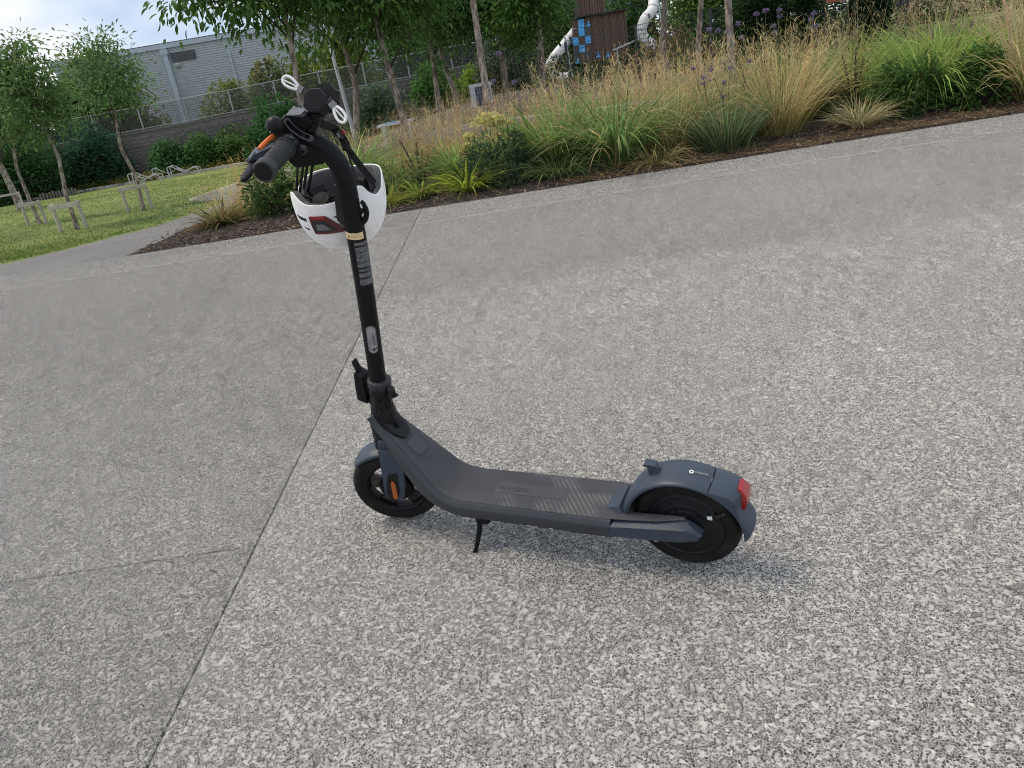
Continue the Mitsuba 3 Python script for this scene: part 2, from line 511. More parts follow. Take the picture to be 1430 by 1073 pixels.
S = []
for i in range(60):
    w, t = half[i], thick[i]
    ri = [(w - .009, 0), (w - .004, -.001), (w + .0035, -.010), (w + .005, -.016), (w + .004, -t * .72), (w - .002, -t), (w - .012, -t)]
    S.append(deck_section(i, ri + [(-l, h) for l, h in ri[::-1]]))
deck = sp('deck', loft(S), 'm_rail', 28)
S = []
for i in range(60):
    w = half[i] - .0085
    S.append(deck_section(i, [(w, .0005), (w - .001, .0022)] + [(w * q, .0026) for q in (.6, .2, -.2, -.6)] + [(-w + .001, .0022), (-w, .0005)]))
S = np.array(S)
mm = loft(S, closed=False)
arc = np.r_[0, np.cumsum(np.linalg.norm(np.diff(top, axis=0), axis=1))] + top[0, 0]
sp('deck_mat', mm, 'm_mat', True, parent=deck, uv=np.stack([np.repeat(arc, 8), S[:, :, 1].ravel()], 1))
# lettering pressed into the mat, too worn in the photograph to tell more than its strokes
pad = Polygon([(0.296, -0.014), (0.302, -0.020), (0.478, -0.020), (0.488, -0.012), (0.488, 0.014), (0.478, 0.021), (0.306, 0.021)])
pm = trimesh.creation.extrude_polygon(pad, 0.0008, engine='earcut')
pm.apply_translation((0, 0, 0.1555))
sp('name_pad', pm, 'm_pad', False, parent=deck)
tx = meshkit.text_mesh('ninebot', 0.017, 0.0007)
tx.apply_transform(trimesh.transformations.rotation_matrix(math.pi, (0, 0, 1)))
tx.apply_translation((0.478, 0.008, 0.1567))
sp('pressed_lettering', tx, 'm_pad', False, parent=deck)
# battery tray below the deck
tr = hull([(s, l, z) for s, z, w in ((0.235, .103, .058), (0.262, .088, .052), (0.53, .088, .052), (0.565, .096, .056), (0.60, .122, .05), (0.235, .112, .060), (.59, .13, .055)) for l in (-w, w)])
sp('battery_tray', tr, 'm_black', 30)
sp('tray_rail', hull([(s, l, z) for s, z in ((0.17, .100), (0.17, .112), (0.58, .108), (.60, .118), (0.57, .101)) for l in (-.0665, .0665)]), 'm_matte', 30)
for s, l, z, w in ((0.452, 0.0792, 0.112, .006), (0.372, 0.0791, .113, .012), (0.315, .0791, .113, .009), (0.352, .0791, .113, .004), (.10, .0665, .109, .012), (0.065, .0661, .106, .008), (.12, .0662, .1445, .004)):
    sp('paint_chip', box(s, l, z, w, .0006, .0022), 'm_dirt', False, parent=deck)
# neck cover, charging port lid
nk = lambda s: np.interp(s, top[:, 0], top[:, 1])


def on_neck(pts, h0, h1):
    """A patch on the sloped neck: pts are (s, l)."""
    P = []
    for s, l in pts:
        i = int(np.argmin(abs(top[:, 0] - s)))
        for h in (h0, h1):
            k = 1.0 if h == h0 else 0.92
            P.append((s + nrm[i, 0] * h, l * k, nk(s) + nrm[i, 1] * h))
    return hull(P)


sp('neck_cover', on_neck([(0.762, .034), (0.762, -.034), (0.742, .034), (0.742, -.034), (0.726, .027), (0.726, -.027), (0.714, .013), (0.714, -.013)], -0.004, 0.008), 'm_black', 25)
ct = on_neck([(0.746, .008), (0.746, -.008), (0.734, .008), (0.734, -.008)], 0.008, 0.018)
sp('lock_tab', ct, 'm_matte', 30)
sp('charging_port_lid', on_neck([(0.708, .021), (0.708, -.021), (0.684, .024), (0.684, -.024), (0.678, .017), (0.678, -.017)], 0.002, 0.0060), 'm_pad', 25)
# head tube and folding joint
ht = [axis_at(z) for z in (0.258, 0.30, 0.335, 0.362, 0.385)]
ht[3] = ht[3] - np.array([0.004, 0, 0])
sp('head_tube', tube(ht, [0.030, 0.033, 0.036, 0.033, 0.029], 24), 'm_black', 40)
sp('folding_joint', cat(tube([axis_at(.365), axis_at(.40), axis_at(.425)], [.0285, .0285, .027], 8), tube([axis_at(.425), axis_at(.427), axis_at(.443), axis_at(.447)], [.026, .0285, .0285, .026], 28),
                        *[box(*(axis_at(z) + np.array([-.012, .0275, 0])), .008, .006, .008, bev=.002) for z in (.384, .408)]), 'm_black', 25)
sp('joint_collar', tube([axis_at(.447), axis_at(.449), axis_at(.462), axis_at(.466)], [.026, .0295, .0295, .0245], 32), 'm_dkgrey', 30)
lat = hull([(s, l, z) for s, z in ((.789, .398), (.815, .408), (.806, .455), (.797, .487), (.777, .476), (.783, .43)) for l in (-.017, .017)])
lt = sp('folding_lever', lat, 'm_matte', 20)
sp('lever_tip', hull([(s, l, z) for s, z in ((.795, .487), (.789, .484), (.799, .516), (.795, .517)) for l in (-.009, .009)]), 'm_matte', 20, parent=lt)
sp('lever_arm', bar((.79, 0, .402), (.762, 0, .40), .022, .02, bev=.003), 'm_matte', False, parent=lt)
bt = sp('latch_button', tube([(.716, .004, .418), (.708, .008, .430), (.702, .012, .445)], [.009, .0095, .0085], 14), 'm_rubber', 40)
sp('latch_tab', bar((.716, .0, .42), (.694, .012, .424), .012, .008, bev=.002), 'm_matte', False, parent=bt)
# --- stem
stem_c = smooth_path([(.743, 0, .46), (.7215, 0, .56), (.700, 0, .66), (.679, 0, .76), (.663, 0, .84), (.654, 0, .90), (.647, 0, .94), (.6435, 0, .968), (.645, 0, .994), (.653, 0, 1.018), (.668, 0, 1.038), (.686, 0, 1.050), (.715, 0, 1.060)], 70)
st = stp('stem', tube(stem_c, np.interp(stem_c[:, 2], [.46, .85, .96, 1.0, 1.06], [.0205, .0212, .0212, .0205, .0225]), 40), 'm_matte', 50)
web = hull([(s, l, z) for s, z, w in ((.672, 1.006, .012), (.730, 1.012, .016), (.738, 1.03, .018), (.735, 1.082, .02), (.70, 1.080, .02), (.670, 1.04, .014), (.660, 1.015, .01)) for l in (-w, w)])
sp_web = stp('stem_gusset', web, 'm_matte', 25, parent=st)


def on_stem(u, v, z0, off=0.0):
    """u across (angle from straight left, towards the rider), v along the stem from height z0."""
    d0 = np.array([-0.2335, 0, 0.9724])
    c = np.stack([np.interp(z0 + v * .9724, stem_c[:, 2], stem_c[:, 0]), v * 0, z0 + v * .9724], -1)
    r = np.interp(c[:, 2], [.46, .85, .97], [.0205, .0212, .0212]) + off
    back = np.array([-0.9724, 0, -0.2335])
    return c + r[:, None] * (np.cos(u)[:, None] * np.array([0, 1.0, 0]) + np.sin(u)[:, None] * back)


def wrapped(poly2d, z0, off, mid, thick=.0006):
    """A thin patch wrapped on the stem from a polygon in metres (x round, y along)."""
    m = cat([trimesh.creation.extrude_polygon(p, thick, engine='earcut') for p in getattr(poly2d, 'geoms', [poly2d])]).subdivide_to_size(.006)
    v = m.vertices
    rr = .0212
    P = np.array([on_stem(np.array([mid + a / rr]), np.array([b]), z0, off + c)[0] for a, b, c in v])
    return trimesh.Trimesh(P, m.faces, process=False)


wl = stp('warning_label', wrapped(sbox(-.0235, 0, .0235, .0155), .837, .0002, -.05), 'm_cream', 50, parent=st)
tri = Polygon([(-.012, .005), (-.0065, .005), (-.00925, .0105)])
stp('warning_triangle', wrapped(tri, .837, .0009, -.05), 'm_ink', 50, parent=wl)
rng = np.random.default_rng(5)
rows = []
for y0 in (.0050, .0085, .0115):
    x = -.003
    while x < .017:
        w = rng.uniform(.001, .0035)
        rows.append(sbox(x, y0, x + w, y0 + .0009))
        x += w + .0009
mat('m_tan', pri((.45, .27, .08), .5))
stp('printed_lines', wrapped(shapely.union_all(rows), .837, .0009, -.05, .0003), 'm_tan', 50, parent=wl)
rows, gaps = [], (.016, .031, .041, .055, .080, .094)
y = 0.0
while y < .104:
    if not any(abs(y - q) < .0013 for q in gaps):
        x = -.004
        while x < .027:
            w = rng.uniform(.0008, .0032)
            if rng.random() < .93:
                rows.append(sbox(x, y, min(x + w, .0275), y + .0010))
            x += w + .0006
    y += .0019
stp('printed_notice', wrapped(shapely.union_all(rows), .729, .0002, .12, .0003), 'm_print', False, parent=st)
bd = Polygon(shapely.LineString([(0, .0145), (0, .0665)]).buffer(.0115).exterior)
bk = stp('maker_badge', wrapped(bd, .548, .0002, .27), 'm_badge', 50, parent=st)
ring = Polygon(shapely.LineString([(0, .0145), (0, .0665)]).buffer(.0102).exterior, [shapely.LineString([(0, .0145), (0, .0665)]).buffer(.0096).exterior])


def badge_text(txt, h, x, y, bold):
    t = meshkit.text_mesh(txt, h, .0003, bold).subdivide_to_size(.006)
    v = t.vertices
    P = np.array([on_stem(np.array([.27 + (x - b) / .0212]), np.array([y + a]), .548, .0009 + c)[0] for a, b, c in v])
    return trimesh.Trimesh(P, t.faces, process=False)


em = [Polygon([(-.0065, .0125), (.001, .0125), (.001, .0145), (-.0065, .0145)]), Polygon([(.001, .0125), (.0085, .0185), (.0085, .0165), (.001, .0105)]), Polygon([(-.001, .0105), (.003, .0075), (.003, .0185), (-.001, .0165)]), Polygon([(.007, .013), (.0085, .013), (.0085, .02), (.007, .02)]), Point(-.0085, .0178).buffer(.0017)]
stp('badge_lettering', cat(badge_text('SEGWAY', .0058, .0065, .0245, True), badge_text('Powered by', .0026, -.0035, .0245, False), wrapped(ring, .548, .0009, .27, .0003), wrapped(shapely.union_all(em), .548, .0009, .27, .0003)), 'm_ink', False, parent=bk)
# headlight pod on the front, bag hook on the rider's side
stp('headlight', hull([(s, l, z) for s, z in ((.650, .958), (.664, .960), (.669, .953), (.686, .886), (.680, .872), (.668, .870)) for l in (-.016, .016)]), 'm_gloss', 20, parent=st)
hk = smooth_path([(.640, 0, .878), (.625, 0, .868), (.612, 0, .878), (.606, 0, .893), (.607, 0, .908), (.611, 0, .914)], 14)
hk[:, 0] += .016
hk[:, 2] -= .004
stp('bag_hook', cat(tube(hk, np.linspace(.0075, .0045, 14), 12), bar((.648, 0, .893), (.628, 0, .888), .012, .010, bev=.002)), 'm_matte', 40, parent=st)
# --- handlebar, its fittings given as (forward of the bar, along it, above it)
def on_bar(pts):
    return [(.702 + f, l, 1.073 + h) for f, l, h in pts]


hb = stp('handlebar', cat(tube(on_bar([(0, .20, 0), (0, .05, 0), (0, -.05, 0), (0, -.20, 0)]), .0135, 16), tube(on_bar([(0, -.04, 0), (0, .04, 0)]), .0205, 20)), 'm_matte', 40)
for sgn in (1, -1):
    P = lambda t: np.array([.702, sgn * t, 1.073])
    gp = stp('grip', tube([P(.092), P(.093), P(.098), P(.100), P(.195), P(.198)], [.018, .0215, .0215, .0185, .0178, .017], 28), 'm_rubber', 30, parent=hb)
    ec = stp('bar_end', tube([P(.196), P(.1975), P(.200), P(.217), P(.221)], [.016, .0195, .0205, .0205, .0185], 28), 'm_dkgrey', 30, parent=hb)
    stp('end_plug', tube([P(.221), P(.2225)], [.0155, .015], 24), 'm_black', 30, parent=ec)
    stp('grip_clamp', tube([P(.070), P(.090)], [.0215, .0215], 22), 'm_black', 30, parent=hb)
# brake lever and its bracket, orange cable sleeve, left switch pod
br = stp('brake_bracket', hull(on_bar([(.018, .075, .012), (.018, .078, -.018), (.060, .085, .012), (.064, .095, -.006), (.052, .130, .010), (.066, .135, .004), (.055, .13, -.010), (.012, .10, .012)])), 'm_slate', 30, parent=hb)
lv = smooth_path(on_bar([(.058, .082, -.002), (.056, .115, -.004), (.052, .155, -.006), (.047, .198, -.008), (.045, .213, -.009)]), 20)
stp('brake_lever', tube(lv, np.interp(np.arange(20), [0, 10, 17, 19], [.0085, .009, .010, .006]), 12, flat=.62), 'm_matte', 45, parent=hb)
stp('lever_glint', hull(on_bar([(.050, .112, .013), (.062, .115, .006), (.050, .138, .010), (.061, .142, .002), (.055, .125, -.004)])), 'm_grey', 25, parent=br)
stp('cable_sleeve', tube(smooth_path(on_bar([(.026, .062, .020), (.036, .084, .017), (.044, .106, .012)]), 8), .0048, 10), 'm_orange', 40, parent=hb)
sw = stp('switch_pod', hull(on_bar([(-.020, .060, -.004), (-.020, .088, -.004), (.004, .060, -.024), (.004, .088, -.024), (-.006, .064, -.038), (-.006, .086, -.038), (-.030, .064, -.022), (-.028, .086, -.022), (-.008, .058, .010), (-.008, .09, .010)])), 'm_matte', 30, parent=hb)
stp('switch_button', tube(on_bar([(-.024, .075, -.010), (-.032, .075, -.014)]), [.007, .006], 14), 'm_dkgrey', 30, parent=sw)
stp('clamp_bolt', tube(on_bar([(-.014, .084, .012), (-.018, .085, .016)]), [.004, .004], 10), 'm_dkgrey', 30, parent=sw)
bm = lathe([(0.0, .018), (.006, .0175), (.012, .0142), (.016, .0078), (.0172, 0), (.0163, -.007), (0, -.007)], 'z', 32)
bm.apply_transform(trimesh.transformations.rotation_matrix(math.radians(-30), (0, 1, 0)))
bm.apply_translation(on_bar([(.016, .062, .038)])[0])
bl = stp('bell', bm, 'm_black', 50, parent=hb)
stp('bell_stem', tube(on_bar([(.014, .060, .030), (.010, .060, .008)]), [.007, .008], 12), 'm_matte', 40, parent=bl)
# display on the bar
ds = stp('display', hull([(s, l, z) for s, z, w in ((.752, 1.084, .030), (.744, 1.094, .032), (.702, 1.118, .030), (.668, 1.108, .028), (.660, 1.092, .024), (.682, 1.078, .026), (.735, 1.072, .028)) for l in (-w, w)]), 'm_black', 22, parent=hb)
stp('display_glass', hull([(s, l, z) for s, z, w in ((.742, 1.0960, .026), (.703, 1.1185, .025), (.676, 1.1115, .022)) for l in (-w, w)] + [(.71, 0, 1.10)]), 'm_gloss', 20, parent=ds)
stp('display_trim', cat(bar((.746, .031, 1.0945), (.703, .0302, 1.1190), .0022, .0022), bar((.746, -.031, 1.0945), (.703, -.0302, 1.1190), .0022, .0022)), 'm_steel', False, parent=ds)

# --- wheels
AXF, AXR = np.array([.803, 0, .1215]), np.array([.007, 0, .1225])
R = .1215


def tyre_mesh(w=.0225, Rr=R):
    a = np.linspace(-1, 1, 15)
    pr = [(Rr - (.0125 * abs(x) ** 2.4 + .002 * abs(x)), w * np.sign(x) * min(1, abs(x) * 1.06)) for x in a]
    pr += [(Rr - .026, w * 1.02), (Rr - .036, w * .82), (Rr - .036, -w * .82), (Rr - .026, -w * 1.02)]
    m = lathe(pr, 'y', 96)
    return m


def groove_set(w=.0225):
    ms = []
    for k in range(44):
        a = 2 * math.pi * k / 44
        for sg in (1, -1):
            q = []
            for t in (0.25, .6, .98):
                ang = a + .10 * t
                rr = R - (.0125 * t ** 2.4 + .002 * t) + .0004
                q.append((rr * math.cos(ang), sg * w * t, rr * math.sin(ang)))
            ms.append(tube(q, [.0009, .0013, .0009], 4))
    return cat(ms)


def place_m(m, c):
    m = m.copy()
    m.apply_translation(c)
    return m


fw_ = stp('front_wheel', place_m(tyre_mesh(), AXF), 'm_tyre', 40, label='thin black front tyre with spoked rim')
stp('tread', place_m(groove_set(), AXF), 'm_ink', False, parent=fw_, kind='stuff')
rim = [(.0875, .019), (.082, .0205), (.078, .018), (.074, .012), (.0735, -.012), (.078, -.018), (.082, -.0205), (.0875, -.019)]
stp('rim', place_m(cat(lathe(rim[::-1], 'y', 72), lathe([(.030, .024), (.033, .020), (.033, -.020), (.030, -.024), (.012, -.024), (.012, .024)], 'y', 36)), AXF), 'm_matte', 30, parent=fw_)
for k in range(5):
    for dd in (-.085, .085):
        a = 2 * math.pi * k / 5 + .35
        p0 = np.array([.031 * math.cos(a + dd * 2), 0, .031 * math.sin(a + dd * 2)])
        p1 = np.array([.0755 * math.cos(a + dd * 1.9), 0, .0755 * math.sin(a + dd * 1.9)])
        stp('spoke', place_m(bar(p0, p1, .024, .0115, up=(0, 1, 0), bev=.002), AXF), 'm_gloss', False, parent=fw_)
stp('brake_drum', place_m(lathe([(0, .027), (.020, .027), (.043, .021), (.047, .014), (.047, -.014), (0, -.014)], 'y', 40), AXF), 'm_matte', 30, parent=fw_)
rw = sp('rear_wheel', place_m(tyre_mesh(.024), AXR), 'm_tyre', 40)
sp('tread', place_m(groove_set(.024), AXR), 'm_ink', False, parent=rw, kind='stuff')
hubp = [(0, .030), (.030, .030), (.046, .0285), (.0475, .0275), (.060, .0275), (.0615, .0262), (.076, .0245), (.079, .0265), (.084, .0262), (.0885, .021), (.0885, -.021), (.084, -.0262), (.079, -.0265), (.076, -.0245), (.06, -.0275), (.03, -.030), (0, -.03)]
hm = sp('motor_hub', place_m(lathe(hubp, 'y', 72), AXR), 'm_black', 18, parent=rw)
for k in range(5):
    a = 2 * math.pi * k / 5 + 1.15
    c = AXR + np.array([.068 * math.cos(a), .0255, .068 * math.sin(a)])
    sp('hub_bolt', tube([c - [0, .002, 0], c + [0, .0018, 0]], [.0034, .003], 6), 'm_gloss', False, parent=rw)
for k in range(6):
    a = 2 * math.pi * k / 6 + .2
    p = [AXR + np.array([r * math.cos(a), .0283 - .0012 * (r > .05), r * math.sin(a)]) for r in (.034, .058)]
    sp('hub_rib', bar(p[0], p[1], .006, .0016, up=(0, 1, 0)), 'm_matte', False, parent=rw)
c = AXR + np.array([-.058, .0285, .036])
stk = box(*c, .011, .0006, .010)
sp('hub_sticker', stk, 'm_mint', False, parent=rw)
vst = AXR + np.array([-.074, .024, .050])
sp('valve', tube([AXR + np.array([-.070, .016, .046]), AXR + np.array([-.060, .026, .040])], [.004, .0032], 10), 'm_ink', 30, parent=rw)

# --- fork, front mudguard
for sgn in (1, -1):
    pts = []
    for s, z, w0, w1 in ((.786, .280, .028, .052), (.724, .270, .028, .052), (.802, .185, .036, .063), (.743, .190, .036, .063), (.812, .140, .037, .062), (.760, .132, .037, .062), (.808, .110, .036, .055), (.774, .104, .036, .055)):
        pts += [(s + .008, sgn * w0, z), (s + .008, sgn * w1, z)]
    fk = stp('fork_leg', hull(pts), 'm_slate', 22)
    face = [(s + .015, sgn * l, z) for s, z in ((.776, .205), (.750, .207), (.797, .150), (.762, .145), (.796, .116), (.780, .112)) for l in (.050, .0648)]
    cv = stp('fork_cover', hull(face), 'm_black', 22, parent=fk)
    rf = [(s + .015, sgn * (.0655 + h), z) for s, z in ((.7755, .178), (.7635, .178), (.772, .186), (.768, .186), (.7835, .132), (.7715, .130), (.781, .125), (.775, .124)) for h in (-.003, .0022)]
    stp('reflector', hull(rf), 'm_amber', 25, parent=fk)
    stp('axle_nut', tube([AXF + np.array([0, sgn * .03, 0]), AXF + np.array([0, sgn * .058, 0])], [.009, .008], 6), 'm_ink', False, parent=fk)
stp('fork_crown', hull([(s, l, z) for s, z in ((.80, .268), (.745, .262), (.80, .25), (.75, .245), (.79, .30), (.75, .295)) for l in (-.044, .044)]), 'm_slate', 25)
S = []
for t in np.linspace(math.radians(46), math.radians(150), 26):
    e = math.sin(math.pi * min(1, (t - math.radians(46)) / .55) / 2) ** .5
    sec = []
    for l, r in ((-.034, .1235), (-.034, .131), (-.024, .1375), (0, .1405), (.024, .1375), (.034, .131), (.034, .1235), (.024, .1265), (0, .1275), (-.024, .1265)):
        r = .1285 + (r - .1285) * e
        sec.append(AXF + np.array([r * math.cos(t), l * (.55 + .45 * e), r * math.sin(t)]))
    S.append(sec)
stp('front_mudguard', loft(S), 'm_slate', 50)

# --- rear mudguard with tail piece and light
_th = np.linspace(-12, 117.5, 40)
O = np.array([AXR[[0, 2]] + np.interp(t, [-12, 20, 60, 90, 117.5], [.147, .1455, .1425, .1395, .1405]) * np.array([math.cos(math.radians(t)), math.sin(math.radians(t))]) for t in _th])
I_ = np.array([AXR[[0, 2]] + .1285 * np.array([math.cos(t), math.sin(t)]) for t in np.linspace(math.radians(-12), math.radians(118), 40)])


def guard(O, I, wt):
    S = []
    for o, i_, w in zip(O, I, wt):
        m = lambda q: i_ + (o - i_) * q
        sec = [(m(0), w), (m(.30), w * 1.03), (m(.58), w * .97), (m(.80), w * .76), (m(.94), w * .42), (m(1), 0)]
        ring_ = [(p[0], l, p[1]) for p, l in sec] + [(p[0], -l, p[1]) for p, l in sec[::-1][1:]]
        inn = [(m(-.0), w * .9), (m(.45), w * .85), (m(.62), w * .5), (m(.62), -w * .5), (m(.45), -w * .85), (m(0), -w * .9)]
        S.append(ring_ + [(p[0], l, p[1]) for p, l in inn[::-1]])
    return loft(S)


mg = sp('rear_mudguard', guard(O, I_, np.interp(np.arange(40), [0, 12, 39], [.040, .044, .045])), 'm_slate', 40)
O2 = smooth_path([(-.0622, .2478), (-.090, .2440), (-.114, .2385), (-.1235, .229), (-.1215, .205), (-.1195, .184), (-.131, .158), (-.1425, .138), (-.1405, .124), (-.130, .114)], 36)
I2 = np.array([AXR[[0, 2]] + r * np.array([math.cos(t), math.sin(t)]) for t, r in zip(np.linspace(math.radians(117.6), math.radians(184), 36), np.interp(np.arange(36), [0, 35], [.1285, .131]))])
tl = sp('tail_piece', guard(O2, I2, np.interp(np.arange(36), [0, 12, 18, 35], [.0455, .044, .042, .040])), 'm_slate', 28, parent=mg)
sp('tail_light', hull([(s, l, z) for s, z, w in ((-.114, .2405, .017), (-.1215, .2375, .018), (-.1320, .222, .022), (-.1325, .204, .021), (-.1235, .180, .015), (-.116, .184, .015), (-.115, .22, .023)) for l in (-w, w)]), 'm_red', 22, parent=tl)
hk = sp('guard_hook', hull([(s, l, z) for s, z, w in ((.090, .2700, .010), (.086, .2770, .011), (.062, .2745, .011), (.058, .268, .010), (.084, .268, .008)) for l in (-w, w)]), 'm_slate', 25, parent=mg)
sp('hook_neck', hull([(s, l, z) for s, z, w in ((.082, .272, .007), (.062, .272, .007), (.078, .24, .008), (.054, .25, .008)) for l in (-w, w)]), 'm_slate', 30, parent=mg)
lg = meshkit.text_mesh('segway', .0058, .0004)
lgc = cat(prism(Polygon(Point(0, 0).buffer(.0052).exterior, [Point(0, 0).buffer(.0024).exterior]), 0, .0006, 'xy'))
Xd = np.array([-.985, 0, -.17])
Yd = np.cross(np.array([-.16, .12, .98]) / np.linalg.norm((-.16, .12, .98)), Xd)
Lm = np.eye(4)
Lm[:3, 0], Lm[:3, 1] = Xd / np.linalg.norm(Xd), Yd / np.linalg.norm(Yd)
Lm[:3, 2] = np.cross(Lm[:3, 0], Lm[:3, 1])
for nm, mmh, off, mt in (('guard_emblem', lgc, (-.016, .004, .2632), 'm_mint'), ('guard_lettering', lg, (-.0230, .0035, .2616), 'm_print')):
    mmh.apply_transform(Lm)
    mmh.apply_translation(np.array(off))
    sp(nm, mmh, mt, False, parent=mg)
sp('mudguard_stay', bar((-.066, .028, .165), (-.088, .038, .185), .010, .006, bev=.002), 'm_ink', False, parent=mg)
# wheel arch scoop where the deck meets the rear wheel, and the two rear arms
sp('wheel_scoop', hull([(s, l, z) for s, z, w in ((.188, .1535, .028), (.182, .157, .026), (.150, .172, .040), (.135, .150, .046), (.16, .14, .05)) for l in (-w, w)]), 'm_slate', 30)
for sgn in (1, -1):
    low = [(.192, .112), (.152, .153), (.12, .154), (.03, .158), (.002, .158), (-.020, .146), (-.038, .129), (-.026, .113), (.0, .098), (.05, .093), (.10, .099)]
    pts = [(s, sgn * .036, z) for s, z in low] + [(s, sgn * np.interp(s, [-.046, .0, .1, .19], [.054, .060, .070, .0755]), z) for s, z in low if z > .11 and z < .152] + \
          [(s, sgn * np.interp(s, [-.046, .0, .1, .19], [.058, .066, .074, .0795]), z) for s, z in ((.175, .128), (.165, .142), (.03, .146), (.002, .145), (-.024, .136), (-.031, .127), (.01, .112), (.10, .112), (.18, .118))]
    am = sp('rear_arm', hull(pts), 'm_slate', 18, label=None)
    # tread strip on top of the arm, following the mat
    s_ = np.linspace(.165, .0, 24)
    w_out = np.interp(s_, [-.02, .06, .165], [.040, .058, .0655])
    S = np.array([[(s, sgn * .034, np.interp(s, [0, .03, .12, .165], [.1595, .1590, .1555, .1556])), (s, sgn * (.034 + .5 * (w - .034)), np.interp(s, [0, .03, .12, .165], [.160, .1595, .1562, .1556])), (s, sgn * w, np.interp(s, [0, .03, .12, .165], [.159, .1588, .1550, .1554]))] for s, w in zip(s_, w_out)])
    sp('arm_mat', loft(S, closed=False), 'm_mat', True, parent=am, uv=np.stack([np.repeat(s_, 3), S[:, :, 1].ravel()], 1))
# kickstand, on the left
ks = sp('kickstand', tube(smooth_path([(.520, .062, .098), (.524, .070, .070), (.531, .083, .040), (.541, .094, .012), (.549, .099, .003)], 16), np.linspace(.0095, .0065, 16), 10, flat=.75), 'm_matte', 40)
sp('stand_bracket', box(.512, .060, .097, .036, .02, .022, bev=.003), 'm_matte', False, parent=ks)

# ---------------------------------------------------------------- phone holder on the bar
def scm(m):
    return m


ph = thing('phone_holder', 'black octagonal phone holder with white looped arms on top of the handlebar', 'phone holder')
# its own frame: a faces right in the photo, b up, c towards the rider's left
PHM = np.eye(4)
pc = np.array([.648, .012, 1.122])
c_ = np.array([-.35, .80, .48])
c_ /= np.linalg.norm(c_)
a_ = np.cross(np.array([0, 0, 1.0]), c_)
a_ /= np.linalg.norm(a_)
b_ = np.cross(c_, a_)
PHM[:3, :3] = np.stack([a_, b_, c_], 1)
PHM[:3, 3] = pc
PHW = SM @ PHM
pp = lambda name, mesh, m, smooth=25, parent=ph, **k: part(parent, name, mesh, m, smooth, to=PHW, **k)


def octagon(r, x=0, y=0, rot=.2, sx=1.0, sy=1.0):
    a = np.arange(8) * math.pi / 4 + rot
    return np.stack([x + sx * r * np.cos(a), y + sy * r * np.sin(a)], 1)


def frustum(o0, o1, h0, h1):
    return hull([(p[0], p[1], h0) for p in o0] + [(p[0], p[1], h1) for p in o1])


pp('back_plate', frustum(octagon(.030, .013, .014), octagon(.027, .013, .014), -.032, -.016), 'm_matte')
pp('body', frustum(octagon(.0275), octagon(.0262), -.016, .006), 'm_matte')
pp('face_rim', frustum(octagon(.0262), octagon(.0235), .006, .009), 'm_black')
pp('face_plate', frustum(octagon(.0205), octagon(.0200), .009, .0098), 'm_matte')
for (x, y, ang) in ((-.023, .027, 141), (.031, -.011, -60)):
    u = np.array([math.cos(math.radians(ang)), math.sin(math.radians(ang))])
    v = np.array([-u[1], u[0]])
    o = np.array([x, y])
    P3 = lambda a, b, h: (*(o + u * a + v * b), h)
    pp('arm_joint', hull([P3(a, b, h) for a, b in ((-.002, .007), (-.002, -.007), (.009, .0075), (.009, -.0075)) for h in (-.007, .006)]), 'm_grey')
    pp('joint_cap', hull([P3(a, b, h) for a, b in ((-.011, .0065), (-.011, -.0065), (-.004, .0065), (-.004, -.0065)) for h in (-.007, .005)]), 'm_dkgrey')
    pp('arm_root', hull([P3(a, b, h) for a, b in ((-.010, .005), (-.010, -.005), (.008, .006), (.008, -.006)) for h in (-.018, -.007)]), 'm_matte')
    path = []
    for k in range(41):
        t = 2 * math.pi * k / 40
        aa = .0270 - .0190 * math.cos(t)
        bb = .0088 * math.sin(t) * (1 - .30 * math.cos(t)) - .0035 * math.sin(t / 2) ** 2
        path.append(P3(aa, bb, .001 + .22 * (aa - .008) - 4.0 * (aa - .008) ** 2))
    ribp = [P3(a, -.0012 + .0004 * math.sin(a * 200), .001 + .22 * (a - .008) - 4.0 * (a - .008) ** 2) for a in np.linspace(.0095, .044, 9)]
    pp('arm_loop', cat(tube(path, .0029, 10, caps=False), tube(ribp, .0016, 8)), 'm_offwhite', 50)
pp('lower_joint', hull([(x, y, h) for x, y in ((-.030, -.004), (-.020, .004), (-.012, -.010), (-.020, -.018)) for h in (-.006, .006)]), 'm_grey')
# mounting clamp down to the bar
pp('clamp', cat(tube([(-.004, -.012, -.008), (-.016, -.030, -.016), (-.028, -.044, -.02)], [.013, .012, .012], 14)), 'm_matte')
# dark rubber strap looped under the display
lo = shapely.LineString([(-.058, -.034), (-.048, -.052), (-.032, -.068), (-.018, -.077)]).buffer(.0066)
li = shapely.LineString([(-.056, -.037), (-.048, -.050), (-.033, -.066), (-.021, -.074)]).buffer(.0040)
lm = trimesh.creation.extrude_polygon(lo.difference(li), .006, engine='earcut')
lm.apply_translation((0, 0, .020))
pp('rubber_strap', lm, 'm_dkgrey', 25)
